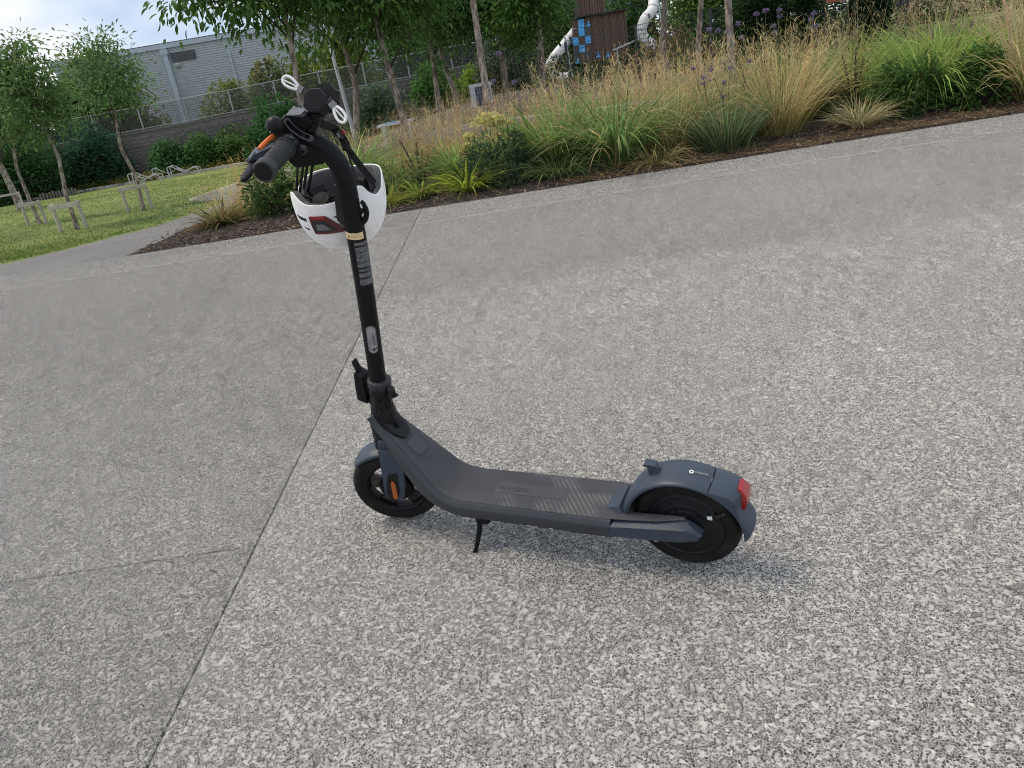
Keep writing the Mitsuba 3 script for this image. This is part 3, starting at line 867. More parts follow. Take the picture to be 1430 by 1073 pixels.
# ---------------------------------------------------------------- helmet hanging upside down by its straps from the right side of the bar
he = thing('helmet', 'white open cycle helmet hanging upside down by black straps from the handlebar', 'helmet')
HC = np.array([-.3885, 1.812, .786])
_t = -np.array([HC[0], HC[1], 0])
_t /= np.linalg.norm(_t)
_a = math.radians(-22)
HR = np.array([_t[0] * math.cos(_a) - _t[1] * math.sin(_a), _t[0] * math.sin(_a) + _t[1] * math.cos(_a), 0])
HU = np.array([0, 0, 1.0]) + math.tan(math.radians(7)) * _t
HU /= np.linalg.norm(HU)
HR = HR - HU * (HR @ HU)
HR /= np.linalg.norm(HR)
HS = np.cross(HU, HR)
HA, HB, HZ = .124, .1030, .133
_RK = (np.array([0, 14, 26, 38, 46, 54, 63, 74, 88, 100, 112, 130, 155, 180]), np.array([.134, .135, .140, .152, .158, .155, .136, .124, .128, .146, .156, .161, .159, .156]))


def rim_z(phi):
    d = np.abs((np.degrees(phi) + 180) % 360 - 180)
    from scipy.interpolate import PchipInterpolator
    return PchipInterpolator(*_RK)(d)


def shell(phi, z, off=0.0):
    phi, z = np.broadcast_arrays(np.asarray(phi, float), np.asarray(z, float))
    z = np.maximum(z, off * 0 + (.0 if off >= 0 else -off))
    c = HZ
    t = np.clip((c - z) / (c + off), 0, 1)
    r = (1 - t ** 2.35) ** (1 / 2.25)
    r = np.where(z > c, 1 - .25 * (z - c), r)
    A, B = HA + off, HB + off
    return HC + (A * np.cos(phi) * r)[..., None] * HR + (B * np.sin(phi) * r)[..., None] * HS + z[..., None] * HU


ph_ = np.linspace(0, 2 * np.pi, 120, endpoint=False)
rz_ = rim_z(ph_)
tt = np.linspace(0.004, 1, 30) ** 1.25
S = [shell(ph_, rz_ * t) for t in tt] + [shell(ph_, rz_ + .0012, -.0012)] + [shell(ph_, np.maximum(rz_ * t, .006), -.0032) for t in tt[::-1][:-6]] + [shell(ph_, .0034 + ph_ * 0, -.0032)]
whole_shell = loft(S, True, False)
part(he, 'shell', whole_shell, 'm_white', 50)
S = [shell(ph_, rz_ - .0015, -.0035), shell(ph_, rz_ + .0005, -.006), shell(ph_, rz_ - .0005, -.017)] + [shell(ph_, np.maximum(rz_ * t, .022), -.020) for t in np.linspace(.93, .15, 14)] + [shell(ph_, .0202 + ph_ * 0, -.020)]
part(he, 'foam_liner', loft(S, True, False), 'm_foam', 40)
for p0, p1, z0, z1 in ((-60, -28, .05, .108), (28, 60, .05, .112), (98, 134, .06, .132), (-134, -98, .06, .132), (150, 210, .08, .135), (64, 92, .04, .10), (-92, -64, .04, .10)):
    pp_ = np.radians(np.linspace(p0, p1, 14))
    zz = np.linspace(z0, z1, 8)
    f0 = np.array([[shell(p, z, -.0215) for p in pp_] for z in zz])
    f1 = np.array([[shell(p, z, -.0295) for p in pp_[1:-1]] for z in zz[1:-1]])
    part(he, 'pad', hull(np.vstack([f0.reshape(-1, 3), f1.reshape(-1, 3)])) if False else cat(loft(f1, False), loft(np.array([f0[0][1:-1], f1[0]]), False), loft(np.array([f1[-1], f0[-1][1:-1]]), False), loft(np.array([f0[1:-1, 0], f1[:, 0]]), False), loft(np.array([f1[:, -1], f0[1:-1, -1]]), False)), 'm_strap', 40)


def on_shell(poly, off, thick):
    """poly in (degrees round from the back, height): a thin raised patch on the shell."""
    m = trimesh.creation.extrude_polygon(shapely.affinity.scale(poly, .001, 1, origin=(0, 0)), thick, engine='earcut')
    m = m.subdivide_to_size(.007)
    v = m.vertices
    P = np.array([shell(math.radians(a * 1000), b, 0) + c_ for a, b, c_ in [(x, y, 0) for x, y, h in v]])
    n = P - (HC + HU * .10)
    n /= np.linalg.norm(n, axis=1, keepdims=True)
    return trimesh.Trimesh(P + n * (off + v[:, 2:3]), m.faces, process=False)


Lp = Polygon([(-17, 0.1115), (3, 0.1115), (5.5, 0.1090), (26, 0.0730), (25, 0.0705), (-16, 0.0705), (-18, 0.0730), (-18, 0.1090)])
rl = part(he, 'rear_light', on_shell(Lp, .0003, .004), 'm_dkred', 30)
part(rl, 'light_strip', on_shell(Polygon([(-16, 0.1105), (2, 0.1105), (4, 0.1055), (-16, 0.1055)]), .0043, .0008), 'm_red', 30)
part(he, 'light_frame', on_shell(Polygon([(-13.5, 0.0840), (4, 0.0840), (17, 0.0605)]), .0040, .0012), 'm_dkred', 30, parent=None) if False else part(rl, 'light_frame', on_shell(Polygon([(-15.5, 0.1000), (2, 0.1000), (16, 0.0765), (-15.5, 0.0765)]), .0043, .0008), 'm_ink', 30)
part(rl, 'light_centre', on_shell(Polygon([(-10, 0.0940), (-.5, 0.0940), (7, 0.0805), (-11, 0.0805)]), .0052, .0008), 'm_grey', 30)
for q in ([(-46, 0.1100), (-26, 0.1050), (-26, 0.0970), (-42, 0.1010)], [(-38, 0.0830), (-27, 0.0800), (-27, 0.0755), (-34, 0.0780)], [(13, 0.1070), (30, 0.1100), (34, 0.1020), (18, 0.1000)], [(27, 0.0830), (37, 0.0850), (36, 0.0800), (28, 0.0785)]):
    part(he, 'vent', on_shell(Polygon(q), -.0006, .0012), 'm_ink', False)
# fit dial and its arms inside the back
kc = HC + HR * .066 + HS * -.016 + HU * .126
K = np.eye(4)
K[:3, 2], K[:3, 0] = HR * .5 + HU * .86, HS
K[:3, 2] /= np.linalg.norm(K[:3, 2])
K[:3, 1] = np.cross(K[:3, 2], K[:3, 0])
K[:3, 3] = kc
a_k = np.linspace(0, 2 * np.pi, 48, endpoint=False)
dial = trimesh.creation.extrude_polygon(Polygon(np.stack([np.cos(a_k), np.sin(a_k)], 1) * (.0195 + .0013 * np.cos(a_k * 12))[:, None]), .012, engine='earcut')
dl_ = part(he, 'fit_dial', dial, 'm_strap', 30, to=K)
part(dl_, 'dial_cap', lathe([(0, .0135), (.008, .0135), (.012, .012), (0, .012)], 'z', 24), 'm_strap', 30, to=K)
for sg in (-1, 1):
    for h in (.006, -.005):
        q = [kc + HU * h * .4, kc + HS * sg * .035 + HU * (h + .006) + HR * -.006, kc + HS * sg * .068 + HU * (h * 1.5 + .012) - HR * .030]
        part(he, 'cradle_arm', tube(smooth_path(q, 8), .0032, 8), 'm_matte', 40)


def webbing(P, w=.010, n=14, sag=0.0):
    """A flat strap through points."""
    P = smooth_path(P, n)
    u = np.array([-HC[1], HC[0], 0.0])
    t = np.gradient(P, axis=0)
    side = np.cross(t, -_t)
    side /= np.linalg.norm(side, axis=1, keepdims=True)
    th = np.cross(side, t)
    th /= np.linalg.norm(th, axis=1, keepdims=True)
    S = [[p + s * w / 2 + h * .0008, p - s * w / 2 + h * .0008, p - s * w / 2 - h * .0008, p + s * w / 2 - h * .0008] for p, s, h in zip(P, side, th)]
    return loft(np.array(S))


def SW(s, l, z):
    q = STEER @ np.array([s, l, z, 1.0])
    return (SM @ q)[:3]


deg = math.radians
barR = SW(.702, -.11, 1.073)
barC = SW(.70, -.012, 1.045)
buck = np.array([-.346, 1.80, 1.010])
r1, r2 = shell(deg(96), .130, -.010), shell(deg(118), .146, -.012)
for q in ((r1, buck + [.004, 0, -.004]), (shell(deg(90), .122, -.010), buck + [-.003, 0, -.006])):
    part(he, 'strap', webbing([q[0], (q[0] + q[1]) / 2 + [0, 0, -.003], q[1]], .0075), 'm_strap', 30)
part(he, 'strap', webbing([shell(deg(60), .128, -.012), (shell(deg(60), .128, -.012) + buck) / 2 + [-.004, 0, 0], buck], .005), 'm_strap', 30)
l1, l2 = shell(deg(-62), .128, -.010), shell(deg(-98), .136, -.012)
for q0, q1, w in ((l1, barC + [-.018, 0, 0], .005), (l1 + [.004, .004, 0], barC + [-.002, 0, .0], .006), (l2, barC + [.006, 0.01, 0], .006), (l2 + [.006, .006, -.01], barC + [.018, .012, 0], .006)):
    part(he, 'strap', webbing([q0, (q0 + q1) / 2, q1], w), 'm_strap', 30)
up_ = [buck + [0, 0, .004], buck + [-.012, .002, .030], barR + [.010, -.024, -.006], barR + [-.004, -.022, .014], barR + [-.016, -.004, .024], barR + [-.022, .02, .006], barC + [.02, .03, -.005]]
part(he, 'chin_strap', webbing(up_, .017, 40), 'm_strap', 30)
bk_ = part(he, 'buckle', cat(tube([buck + [0, -.004, -.010], buck + [-.001, -.004, .008]], [.010, .011], 12), bar(buck + [-.004, -.005, .012], buck + [-.012, -.004, .034], .017, .008, bev=.002), bar(buck + [.004, -.004, -.012], buck + [.012, -.002, -.018], .010, .008, bev=.002)), 'm_black', 30)
part(bk_, 'buckle_clip', bar(buck + [-.007, -.009, .018], buck + [-.011, -.008, .030], .013, .006, bev=.002), 'm_grey', False)
part(bk_, 'release_button', bar(buck + [.003, -.008, .024], buck + [.0, -.007, .034], .007, .008, bev=.002), 'm_red', False)
# ---------------------------------------------------------------- plants
mat('m_leaf', {'type': 'principledthin', 'base_color': {'type': 'mesh_attribute', 'name': 'vertex_color'}, 'roughness': 0.5, 'diff_trans': 1.0, 'spec_trans': 0.0, 'eta': 1.35})
mat('m_blade', {'type': 'principledthin', 'base_color': {'type': 'mesh_attribute', 'name': 'vertex_color'}, 'roughness': 0.6, 'diff_trans': 1.0, 'spec_trans': 0.0, 'eta': 1.3})


def bark_color(p, n, uv):
    a = fbm(p.x * 26, p.y * 26, p.z * 9)
    b = noise(p.x * 70, p.y * 70, p.z * 140)
    return mix((0.15, 0.12, 0.095), (0.42, 0.36, 0.31), smoothstep(0.3, 0.72, a)) * (0.8 + 0.4 * b)


mat('m_bark', pri(proc(bark_color), 0.9))
mat('m_twig', pri((0.055, 0.045, 0.035), 0.9))


def unit(v):
    return v / (np.linalg.norm(v, axis=-1, keepdims=True) + 1e-12)


def ribbons(base, dirs, L, W, droop, c0, c1, rng, seg=5, twist=0.0):
    """Grass blades or strap leaves: (n,3) base, (n,3) first direction, lengths, widths, droop; colours from foot to tip. Returns mesh, colours."""
    n = len(base)
    t = np.linspace(0, 1, seg + 1)
    L, W, droop = (np.broadcast_to(np.asarray(x, float), (n,)) for x in (L, W, droop))
    # the tip falls: direction tilts towards the ground along the blade
    out = unit(dirs * [1, 1, 0] + 1e-6)
    P = base[:, None, :] + dirs[:, None, :] * (L[:, None] * t)[:, :, None]
    P = P + out[:, None, :] * (0.35 * droop * L)[:, None, None] * (t ** 2)[None, :, None]
    P[:, :, 2] -= (droop * L)[:, None] * (t ** 2.3)[None, :] * 0.75
    side = unit(np.cross(dirs, [0, 0, 1.0]) + rng.normal(0, .25, (n, 3)))
    wprof = np.minimum(1, 0.55 + 1.6 * t) * (1 - t ** 2.2)
    wprof[-1] = 0.04
    off = side[:, None, :] * (W[:, None] * wprof[None, :] / 2)[:, :, None]
    V = np.stack([P - off, P + off], 2).reshape(n, -1, 3)
    k = 2 * (seg + 1)
    q = np.arange(seg) * 2
    f = np.concatenate([np.stack([q, q + 1, q + 3], 1), np.stack([q, q + 3, q + 2], 1)])
    Fc = (f[None] + (np.arange(n) * k)[:, None, None]).reshape(-1, 3)
    C = c0[:, None, :] + (c1 - c0)[:, None, :] * (t ** 1.2)[None, :, None]
    C = np.repeat(C, 2, axis=1).reshape(-1, 3)
    return V.reshape(-1, 3), Fc, np.clip(C, 0.004, 1)


def merge(parts):
    V, Fc, C, n = [], [], [], 0
    for v, f, c in parts:
        V.append(v)
        Fc.append(f + n)
        C.append(c)
        n += len(v)
    return trimesh.Trimesh(np.vstack(V), np.vstack(Fc), process=False), np.vstack(C)


def tint(c, n, rng, v=0.18, h=0.08):
    c = np.asarray(c, float)
    return c[None] * np.exp(rng.normal(0, v, (n, 1))) * np.exp(rng.normal(0, h, (n, 3)))


def cone_dirs(n, spread, rng, minr=0.0):
    a = rng.uniform(0, 2 * np.pi, n)
    r = np.radians(spread) * np.sqrt(rng.uniform(minr, 1, n))
    return np.stack([np.sin(r) * np.cos(a), np.sin(r) * np.sin(a), np.cos(r)], 1), a, r


GREEN = (0.095, 0.165, 0.042)
LIME = (0.16, 0.225, 0.022)
STRAW = (0.60, 0.46, 0.21)
DRY = (0.5, 0.36, 0.18)
OLIVE = (0.22, 0.235, 0.06)


def grass(name, label, cat_, x, y, n, h, spread, w, droop, cfoot, ctip, seed, group=None, foot=0.12, seeds=0, seedc=STRAW, seed_h=1.0, mixc=None, mixf=0.0, zoff=0.0, heads=0.10):
    """A tuft of grass: its blades and, if it has them, flowering stems with loose heads."""
    rng = np.random.default_rng(seed)
    n, w, h, seeds = int(n * .62), w * 1.65, h * 1.24, int(seeds * .62)
    key = thing(name, label, cat_, group)
    z = bedz(x, y) - 0.01 + zoff
    d, a, r = cone_dirs(n, spread, rng)
    rr = foot * np.sqrt(rng.uniform(0, 1, n))
    base = np.stack([x + rr * np.cos(a) + rng.normal(0, foot * .2, n), y + rr * np.sin(a) + rng.normal(0, foot * .2, n), np.full(n, z)], 1)
    L = h * rng.uniform(.55, 1.12, n)
    bt = np.exp(rng.normal(0, .26, (n, 1)))
    c0, c1 = 1.35 * bt * tint(cfoot, n, rng, .08), 1.4 * bt * tint(ctip, n, rng, .08)
    if mixc is not None:
        m = rng.random(n) < mixf
        c0[m], c1[m] = tint(mixc, int(m.sum()), rng), tint(mixc, int(m.sum()), rng) * 1.1
    msh, col = merge([ribbons(base, d, L, w * rng.uniform(.6, 1.3, n), droop * rng.uniform(.4, 1.5, n), c0, c1, rng)])
    part(key, 'blades', msh, 'm_blade', True, color=col)
    if seeds:
        d, a, r = cone_dirs(seeds, spread * .62, rng)
        rr = foot * np.sqrt(rng.uniform(0, 1, seeds))
        base = np.stack([x + rr * np.cos(a), y + rr * np.sin(a), np.full(seeds, z)], 1)
        L = h * seed_h * rng.uniform(.75, 1.12, seeds)
        dr_ = rng.uniform(.02, .22, seeds) * droop
        sc_ = 1.15 * tint(seedc, seeds, rng)
        P = [ribbons(base, d, L, .0068, dr_, sc_ * .8, sc_, rng, seg=4)]
        k = 7
        tt_ = rng.uniform(.66, 1.0, (seeds, k))
        out = unit(d * [1, 1, 0] + 1e-6)
        pts = base[:, None] + d[:, None] * (L[:, None] * tt_)[..., None] + out[:, None] * (.35 * dr_ * L)[:, None, None] * (tt_ ** 2)[..., None]
        pts[..., 2] -= (dr_ * L)[:, None] * tt_ ** 2.3 * .75
        dd = unit(d[:, None] * .8 + rng.normal(0, .42, (seeds, k, 3)))
        P.append(ribbons(pts.reshape(-1, 3), dd.reshape(-1, 3), heads * rng.uniform(.4, 1.1, seeds * k), .0055, .3, np.repeat(sc_, k, 0), np.repeat(sc_ * 1.15, k, 0), rng, seg=2))
        msh, col = merge(P)
        part(key, 'flower_stems', msh, 'm_blade', True, color=col)
    return key


def leaves(pos, axis, L, W, col, rng, fold=.25, curl=.15):
    """Pointed leaves: pos (n,3) stalk end, axis (n,3), lengths, widths; four faces each."""
    n = len(pos)
    L, W = (np.broadcast_to(np.asarray(x, float), (n,)) for x in (L, W))
    axis = unit(axis)
    s = unit(np.cross(axis, [0, 0, 1.0]) + rng.normal(0, .35, (n, 3)))
    nn = unit(np.cross(s, axis))
    def at(f, side, lift):
        return pos + axis * (L * f)[:, None] + s * (W * side)[:, None] + nn * (W * lift - L * curl * f * f)[:, None]

    V = np.stack([pos, at(.26, .40, fold * .8), at(.26, -.40, fold * .8), at(.58, .44, fold), at(.58, -.44, fold), at(.45, 0, 0), at(1.0, 0, 0)], 1).reshape(-1, 3)
    f = np.array([[0, 1, 5], [0, 5, 2], [1, 3, 5], [2, 5, 4], [3, 6, 5], [4, 5, 6]])
    Fc = (f[None] + (np.arange(n) * 7)[:, None, None]).reshape(-1, 3)
    return V, Fc, np.clip(np.repeat(col, 7, 0), .004, 1)


def shrub(name, label, cat_, x, y, rx, ry, h, n, leaf, col, seed, group=None, width=.38, droop=.1, col2=None, f2=0.0, z0=None, low=0.05, clumps=26, gap=.34, kind=None):
    """A leafy bush: clumps of leaves spread through its volume, on a few woody stems."""
    rng = np.random.default_rng(seed)
    n = int(n)
    key = thing(name, label, cat_, group, kind)
    z = (bedz(x, y) if y < 34 and -4 < x < 13 else tz(x, y)) if z0 is None else z0
    c = rng.normal(0, 1, (clumps, 3))
    c = unit(c) * (rng.uniform(.25, 1, (clumps, 1)) ** .5)
    c[:, 2] = np.abs(c[:, 2]) * .98 + low * .5
    cs = rng.uniform(.6, 1.25, clumps)
    k = rng.integers(0, clumps, n)
    q = c[k] + rng.normal(0, 1, (n, 3)) * (gap * cs[k] * .55)[:, None]
    rad = np.linalg.norm(q * [1, 1, 1], axis=1)
    q = q / np.maximum(rad / 1.12, 1)[:, None]
    pos = np.stack([x + q[:, 0] * rx, y + q[:, 1] * ry, z + np.maximum(q[:, 2], low * rng.uniform(.3, 1, n)) * h], 1)
    ax = unit(q * [1 / rx, 1 / ry, 1.0 / h] * min(rx, h) + rng.normal(0, .55, (n, 3)) + [0, 0, .25 - droop])
    cc = 1.6 * tint(col, n, rng, .16, .06) * np.exp(rng.normal(0, .14, clumps))[k][:, None]
    if col2 is not None:
        m = rng.random(clumps)[k] < f2
        cc[m] = tint(col2, int(m.sum()), rng, .2, .06)
    msh, colr = merge([leaves(pos, ax, leaf * rng.uniform(.65, 1.25, n), leaf * width * rng.uniform(.8, 1.2, n), cc, rng)])
    part(key, 'foliage', msh, 'm_leaf', False, color=colr)
    stems = []
    for j in range(min(clumps, 10)):
        e = c[j]
        P = smooth_path([(x + rng.normal(0, .06 * rx), y + rng.normal(0, .06 * ry), z - .02), (x + e[0] * rx * .45, y + e[1] * ry * .45, z + e[2] * h * .5), (x + e[0] * rx, y + e[1] * ry, z + e[2] * h)], 6)
        stems.append(tube(P, np.linspace(.012 + .012 * h, .005, 6), 5))
    part(key, 'stems', cat(stems), 'm_twig', 40)
    return key


# ---- bed along the plaza, from left to right (positions on the ground, metres)
def straps(name, label, cat_, x, y, n, h, spread, w, droop, c0, c1, seed, mixc=None, mixf=0.0, foot=.05):
    return grass(name, label, cat_, x, y, n, h, spread, w, droop, c0, c1, seed, mixc=mixc, mixf=mixf, foot=foot)


def purple(key, spots, seed, fr=.022):
    """Wiry stems, each with a purple flower head."""
    rng = np.random.default_rng(seed)
    sp_, hd = [], []
    for (x0, y0, x1, y1, hz) in spots:
        z = bedz(x0, y0)
        sp_.append(tube(smooth_path([(x0, y0, z), ((x0 + x1) / 2 + rng.normal(0, .01), (y0 + y1) / 2, z + hz * .55), (x1, y1, z + hz)], 6), [.0045, .004, .0035, .003, .003, .003], 5))
        n = 60
        q = unit(rng.normal(0, 1, (n, 3))) * fr * rng.uniform(.4, 1, (n, 1)) * [1.2, 1.2, .7]
        hd.append(leaves(np.array([x1, y1, z + hz]) + q, q, .014, .012, tint((.25, .20, .37), n, rng, .2, .08), rng))
    part(key, 'flower_stems', cat(sp_), 'm_stalk', 40)
    m_, c2 = merge(hd)
    part(key, 'flower_heads', m_, 'm_leaf', False, color=c2, label='small purple flower heads')


mat('m_stalk', pri((0.07, 0.09, 0.045), 0.8))
G0, G1 = (.115, .185, .055), (.21, .31, .095)       # green blades, foot and tip
B0, B1 = (.14, .22, .055), (.27, .38, .105)         # bright green
O0, O1 = (.16, .18, .065), (.30, .30, .125)         # olive
S0, S1 = (.28, .25, .105), (.56, .45, .25)          # straw
straps('spiky_plant', 'bronze spiky leaved plant at the left tip of the bark bed', 'plant', -3.06, 8.25, 420, .33, 74, .015, .55, (.10, .11, .045), (.17, .16, .065), 1, (.30, .19, .10), .3, .06)
shrub('leafy_shrub', 'dark green leafy shrub left of the helmet, beside the path', 'shrub', -2.46, 8.42, .36, .33, .54, 1500, .085, (.052, .095, .032), 2, width=.3, droop=.35, clumps=30)
grass('straw_tuft', 'pale dry grass clump behind the dark leafy shrub beside the path', 'plant', -2.9, 9.3, 420, .48, 34, .006, .4, S0, S1, 3, foot=.22, seeds=90, seed_h=1.15)
grass('straw_tuft', 'thin pale grass leaning over the path behind the bronze spiky plant', 'plant', -3.2, 8.9, 200, .40, 44, .005, .5, O0, S1, 4, foot=.16, seeds=60)
grass('straw_tuft', 'straw coloured grass clump under the left grip, in front of the low wall', 'plant', -2.65, 10.2, 500, .62, 30, .006, .4, S0, S1, 5, foot=.3, seeds=110, seed_h=1.1)
grass('green_tuft', 'arching deep green grass clump right behind the helmet', 'plant', -1.78, 8.75, 1000, .92, 36, .009, .7, G0, G1, 6, foot=.16, mixc=O1, mixf=.12)
grass('green_tuft', 'soft green grass mound right of the helmet strap', 'plant', -1.22, 8.55, 900, .56, 52, .008, .75, (.105, .165, .06), (.19, .26, .10), 7, foot=.18, mixc=O1, mixf=.18)
straps('strappy_plant', 'yellow green strappy plant low against the right side of the helmet', 'plant', -1.22, 7.84, 200, .29, 70, .013, .7, (.15, .19, .04), (.28, .30, .07), 8, (.36, .26, .09), .16)
straps('strappy_plant', 'olive green strappy plant between the helmet and the bright yellow green one', 'plant', -.88, 7.92, 220, .30, 62, .012, .6, (.12, .17, .04), (.21, .26, .06), 9, (.30, .22, .08), .12)
straps('strappy_plant', 'bright yellow green strappy plant alone at the edge of the bark', 'plant', -.40, 7.80, 300, .40, 58, .012, .62, (.17, .23, .035), (.31, .37, .06), 10, (.36, .26, .09), .06)
shrub('seed_head_plant', 'brown dried flower heads above the olive strappy plant', 'plant', -.92, 8.5, .22, .22, .60, 420, .03, (.24, .16, .085), 11, width=.7, col2=(.42, .35, .17), f2=.4, low=.5, clumps=22, gap=.2)
grass('green_tuft', 'mid green grass clump behind the bright yellow green plant', 'plant', -.50, 8.55, 850, .60, 42, .008, .6, G0, (.19, .29, .09), 12, foot=.16, mixc=S1, mixf=.1)
shrub('flowering_spurge', 'dark leaved shrub topped with pale yellow flower heads', 'shrub', -.10, 7.98, .38, .34, .46, 2000, .09, (.042, .075, .040), 13, width=.20, droop=.25, clumps=36)
_k = [k for k in labels if k.startswith('flowering_spurge')][0]
_r = np.random.default_rng(14)
fv = []
for (fx, fy, fz, fr, fn) in ((-.14, 8.13, .56, .14, 420), (.0, 8.17, .53, .11, 260), (-.40, 8.05, .32, .06, 110), (-.36, 8.05, .39, .05, 90), (-.32, 8.2, .45, .06, 100)):
    q = unit(_r.normal(0, 1, (fn, 3))) * _r.uniform(.45, 1, (fn, 1)) * fr * (1 + .25 * np.sin(_r.integers(0, 7, (fn, 1)) * 2.4))
    q[:, 2] = np.abs(q[:, 2]) * .8
    q[:, 1] *= .7
    fv.append(leaves(np.array([fx, fy, bedz(fx, fy) + fz - .02]) + q, q + _r.normal(0, .03, (fn, 3)), .030, .022, tint((.62, .58, .26), fn, _r, .3, .07), _r))
m_, c_m = merge(fv)
part(_k, 'flower_heads', m_, 'm_leaf', False, color=c_m, label='clustered pale yellow flower heads')
grass('green_tuft', 'tall vivid green grass clump right of the pale yellow flowers', 'plant', .54, 8.45, 1150, .86, 36, .009, .6, G0, G1, 15, foot=.18, mixc=S1, mixf=.06)
grass('dark_tuft', 'low dark grass beneath the tall vivid green clump', 'plant', .50, 7.86, 600, .40, 58, .007, .7, (.05, .08, .035), (.11, .16, .06), 16, foot=.18, mixc=O1, mixf=.15)
grass('feather_tuft', 'golden feather grass between the two vivid green clumps', 'plant', .84, 8.5, 600, .66, 38, .006, .5, O0, S1, 17, foot=.2, seeds=170, seed_h=1.3, seedc=(.62, .49, .28))
grass('green_tuft', 'green grass clump with arching blades in the middle of the bed', 'plant', 1.12, 8.0, 1150, .94, 36, .009, .66, (.10, .17, .06), (.19, .29, .10), 18, foot=.17, mixc=S1, mixf=.12)
grass('feather_tuft', 'low straw coloured grass spilling towards the pavement left of the lavender', 'plant', 1.46, 7.72, 420, .36, 70, .006, .75, S0, (.48, .37, .20), 20, foot=.14, mixc=O1, mixf=.3)
grass('feather_tuft', 'broad golden feather grass in the middle of the bed, tallest of the front row', 'plant', 1.74, 8.3, 1000, .72, 38, .006, .5, (.22, .22, .09), S1, 19, foot=.28, seeds=280, seed_h=1.15, seedc=(.62, .48, .26))
grass('lavender', 'bluish green flowering bush with small purple heads', 'plant', 2.18, 7.88, 1300, .60, 40, .006, .3, (.085, .125, .065), (.16, .22, .115), 21, foot=.2, mixc=O1, mixf=.12)
_k = [k for k in labels if k.startswith('lavender')][0]
_r = np.random.default_rng(22)
purple(_k, [(2.17 + _r.normal(0, .07), 8.05, 2.17 + _r.uniform(-.32, .36), 8.0 + _r.uniform(-.2, .2), _r.uniform(.45, .80)) for _ in range(9)], 23, .018)
vb = thing('tall_verbena', 'tall wiry purple flowers standing above the golden grass at right of centre', 'plant')
purple(vb, [(2.75 + _r.normal(0, .12), 8.6, 2.75 + _r.uniform(-.45, .6), 8.6 + _r.uniform(-.3, .3), _r.uniform(.85, 1.15)) for _ in range(14)], 24, .024)
vb = thing('tall_verbena', 'single tall purple flower standing before the dark trees left of the white slide', 'plant')
purple(vb, [(.06, 8.6, .10, 8.6, 1.17), (.04, 8.62, .0, 8.6, .92), (.1, 8.58, .22, 8.6, .88)], 25, .026)
grass('feather_tuft', 'golden feather grass right of the lavender with stems leaning right', 'plant', 2.80, 8.15, 900, .76, 36, .006, .42, (.22, .21, .08), S1, 26, foot=.2, seeds=200, seed_h=1.05, seedc=(.60, .48, .25))
grass('feather_tuft', 'tall mixed green and gold grass behind the lavender', 'plant', 2.35, 9.1, 900, .74, 36, .007, .45, O0, O1, 27, foot=.3, seeds=120, seedc=(.40, .36, .18), seed_h=1.0)
grass('feather_tuft', 'pale stemmed grass clump between the purple flowers and the small silvery tuft', 'plant', 3.12, 8.75, 700, .82, 30, .006, .4, O0, (.44, .40, .20), 28, foot=.2, seeds=130, seedc=(.52, .46, .24))
grass('feather_tuft', 'small silvery straw tuft at the pavement edge, left of the dark leafy plant', 'plant', 3.48, 7.86, 560, .38, 56, .006, .45, (.26, .25, .14), (.56, .49, .31), 29, foot=.07, mixc=O1, mixf=.3)
grass('green_tuft', 'dull green grass behind the small silvery tuft', 'plant', 3.55, 9.1, 950, .90, 36, .008, .5, (.115, .16, .06), (.22, .27, .10), 30, foot=.28, mixc=S1, mixf=.14)
grass('green_tuft', 'olive green grass filling between the pale stems and the bright clump', 'plant', 3.95, 8.95, 900, .86, 36, .009, .6, G0, G1, 39, foot=.25, mixc=S1, mixf=.1)
grass('green_tuft', 'green grass showing behind the lavender, left of the leaning golden stems', 'plant', 2.42, 8.55, 800, .72, 34, .008, .55, G0, (.20, .29, .10), 40, foot=.2, mixc=S1, mixf=.12)
shrub('seed_head_plant', 'yellowish dried flower heads behind the dark leafy plant', 'plant', 3.72, 8.5, .22, .2, .62, 420, .03, (.34, .28, .13), 31, width=.7, col2=(.17, .17, .07), f2=.4, low=.45, clumps=20, gap=.22)
shrub('leafy_plant', 'dark green leafy plant below the big bright green grass', 'plant', 4.06, 8.06, .34, .3, .48, 1500, .095, (.062, .115, .034), 32, width=.34, droop=.3, clumps=30)
grass('green_tuft', 'big bright green grass clump at the right, arching over the dark leafy plants', 'plant', 4.54, 8.6, 1500, 1.0, 40, .010, .70, B0, B1, 33, foot=.24, mixc=(.34, .36, .12), mixf=.14)
grass('green_tuft', 'bright green grass clump near the right edge, behind the golden fountain', 'plant', 5.2, 9.3, 1500, 1.1, 40, .010, .68, B0, B1, 34, foot=.28, mixc=(.34, .34, .13), mixf=.14)
shrub('leafy_plant', 'broad leaved dark plant between the bright green grass and the golden fountain grass', 'plant', 4.76, 8.02, .27, .26, .46, 900, .11, (.062, .12, .036), 35, width=.42, droop=.25, clumps=26)
grass('fountain_plume', 'golden fountain grass at the far right edge of the bed', 'plant', 5.14, 7.88, 1100, .78, 40, .007, .52, (.26, .23, .10), (.58, .46, .26), 36, foot=.12, seeds=230, seed_h=1.35, seedc=(.60, .47, .30), mixc=G1, mixf=.25)
shrub('leafy_plant', 'dark leaves at the extreme right edge below the golden stems', 'plant', 5.66, 8.0, .3, .3, .5, 800, .10, (.06, .11, .034), 37, width=.4, clumps=20)
grass('fountain_plume', 'tall brownish fountain grass rising at the top right corner', 'plant', 5.84, 8.55, 800, 1.1, 32, .007, .45, (.24, .22, .10), (.52, .42, .25), 38, foot=.24, seeds=200, seed_h=1.2, seedc=(.50, .38, .24))

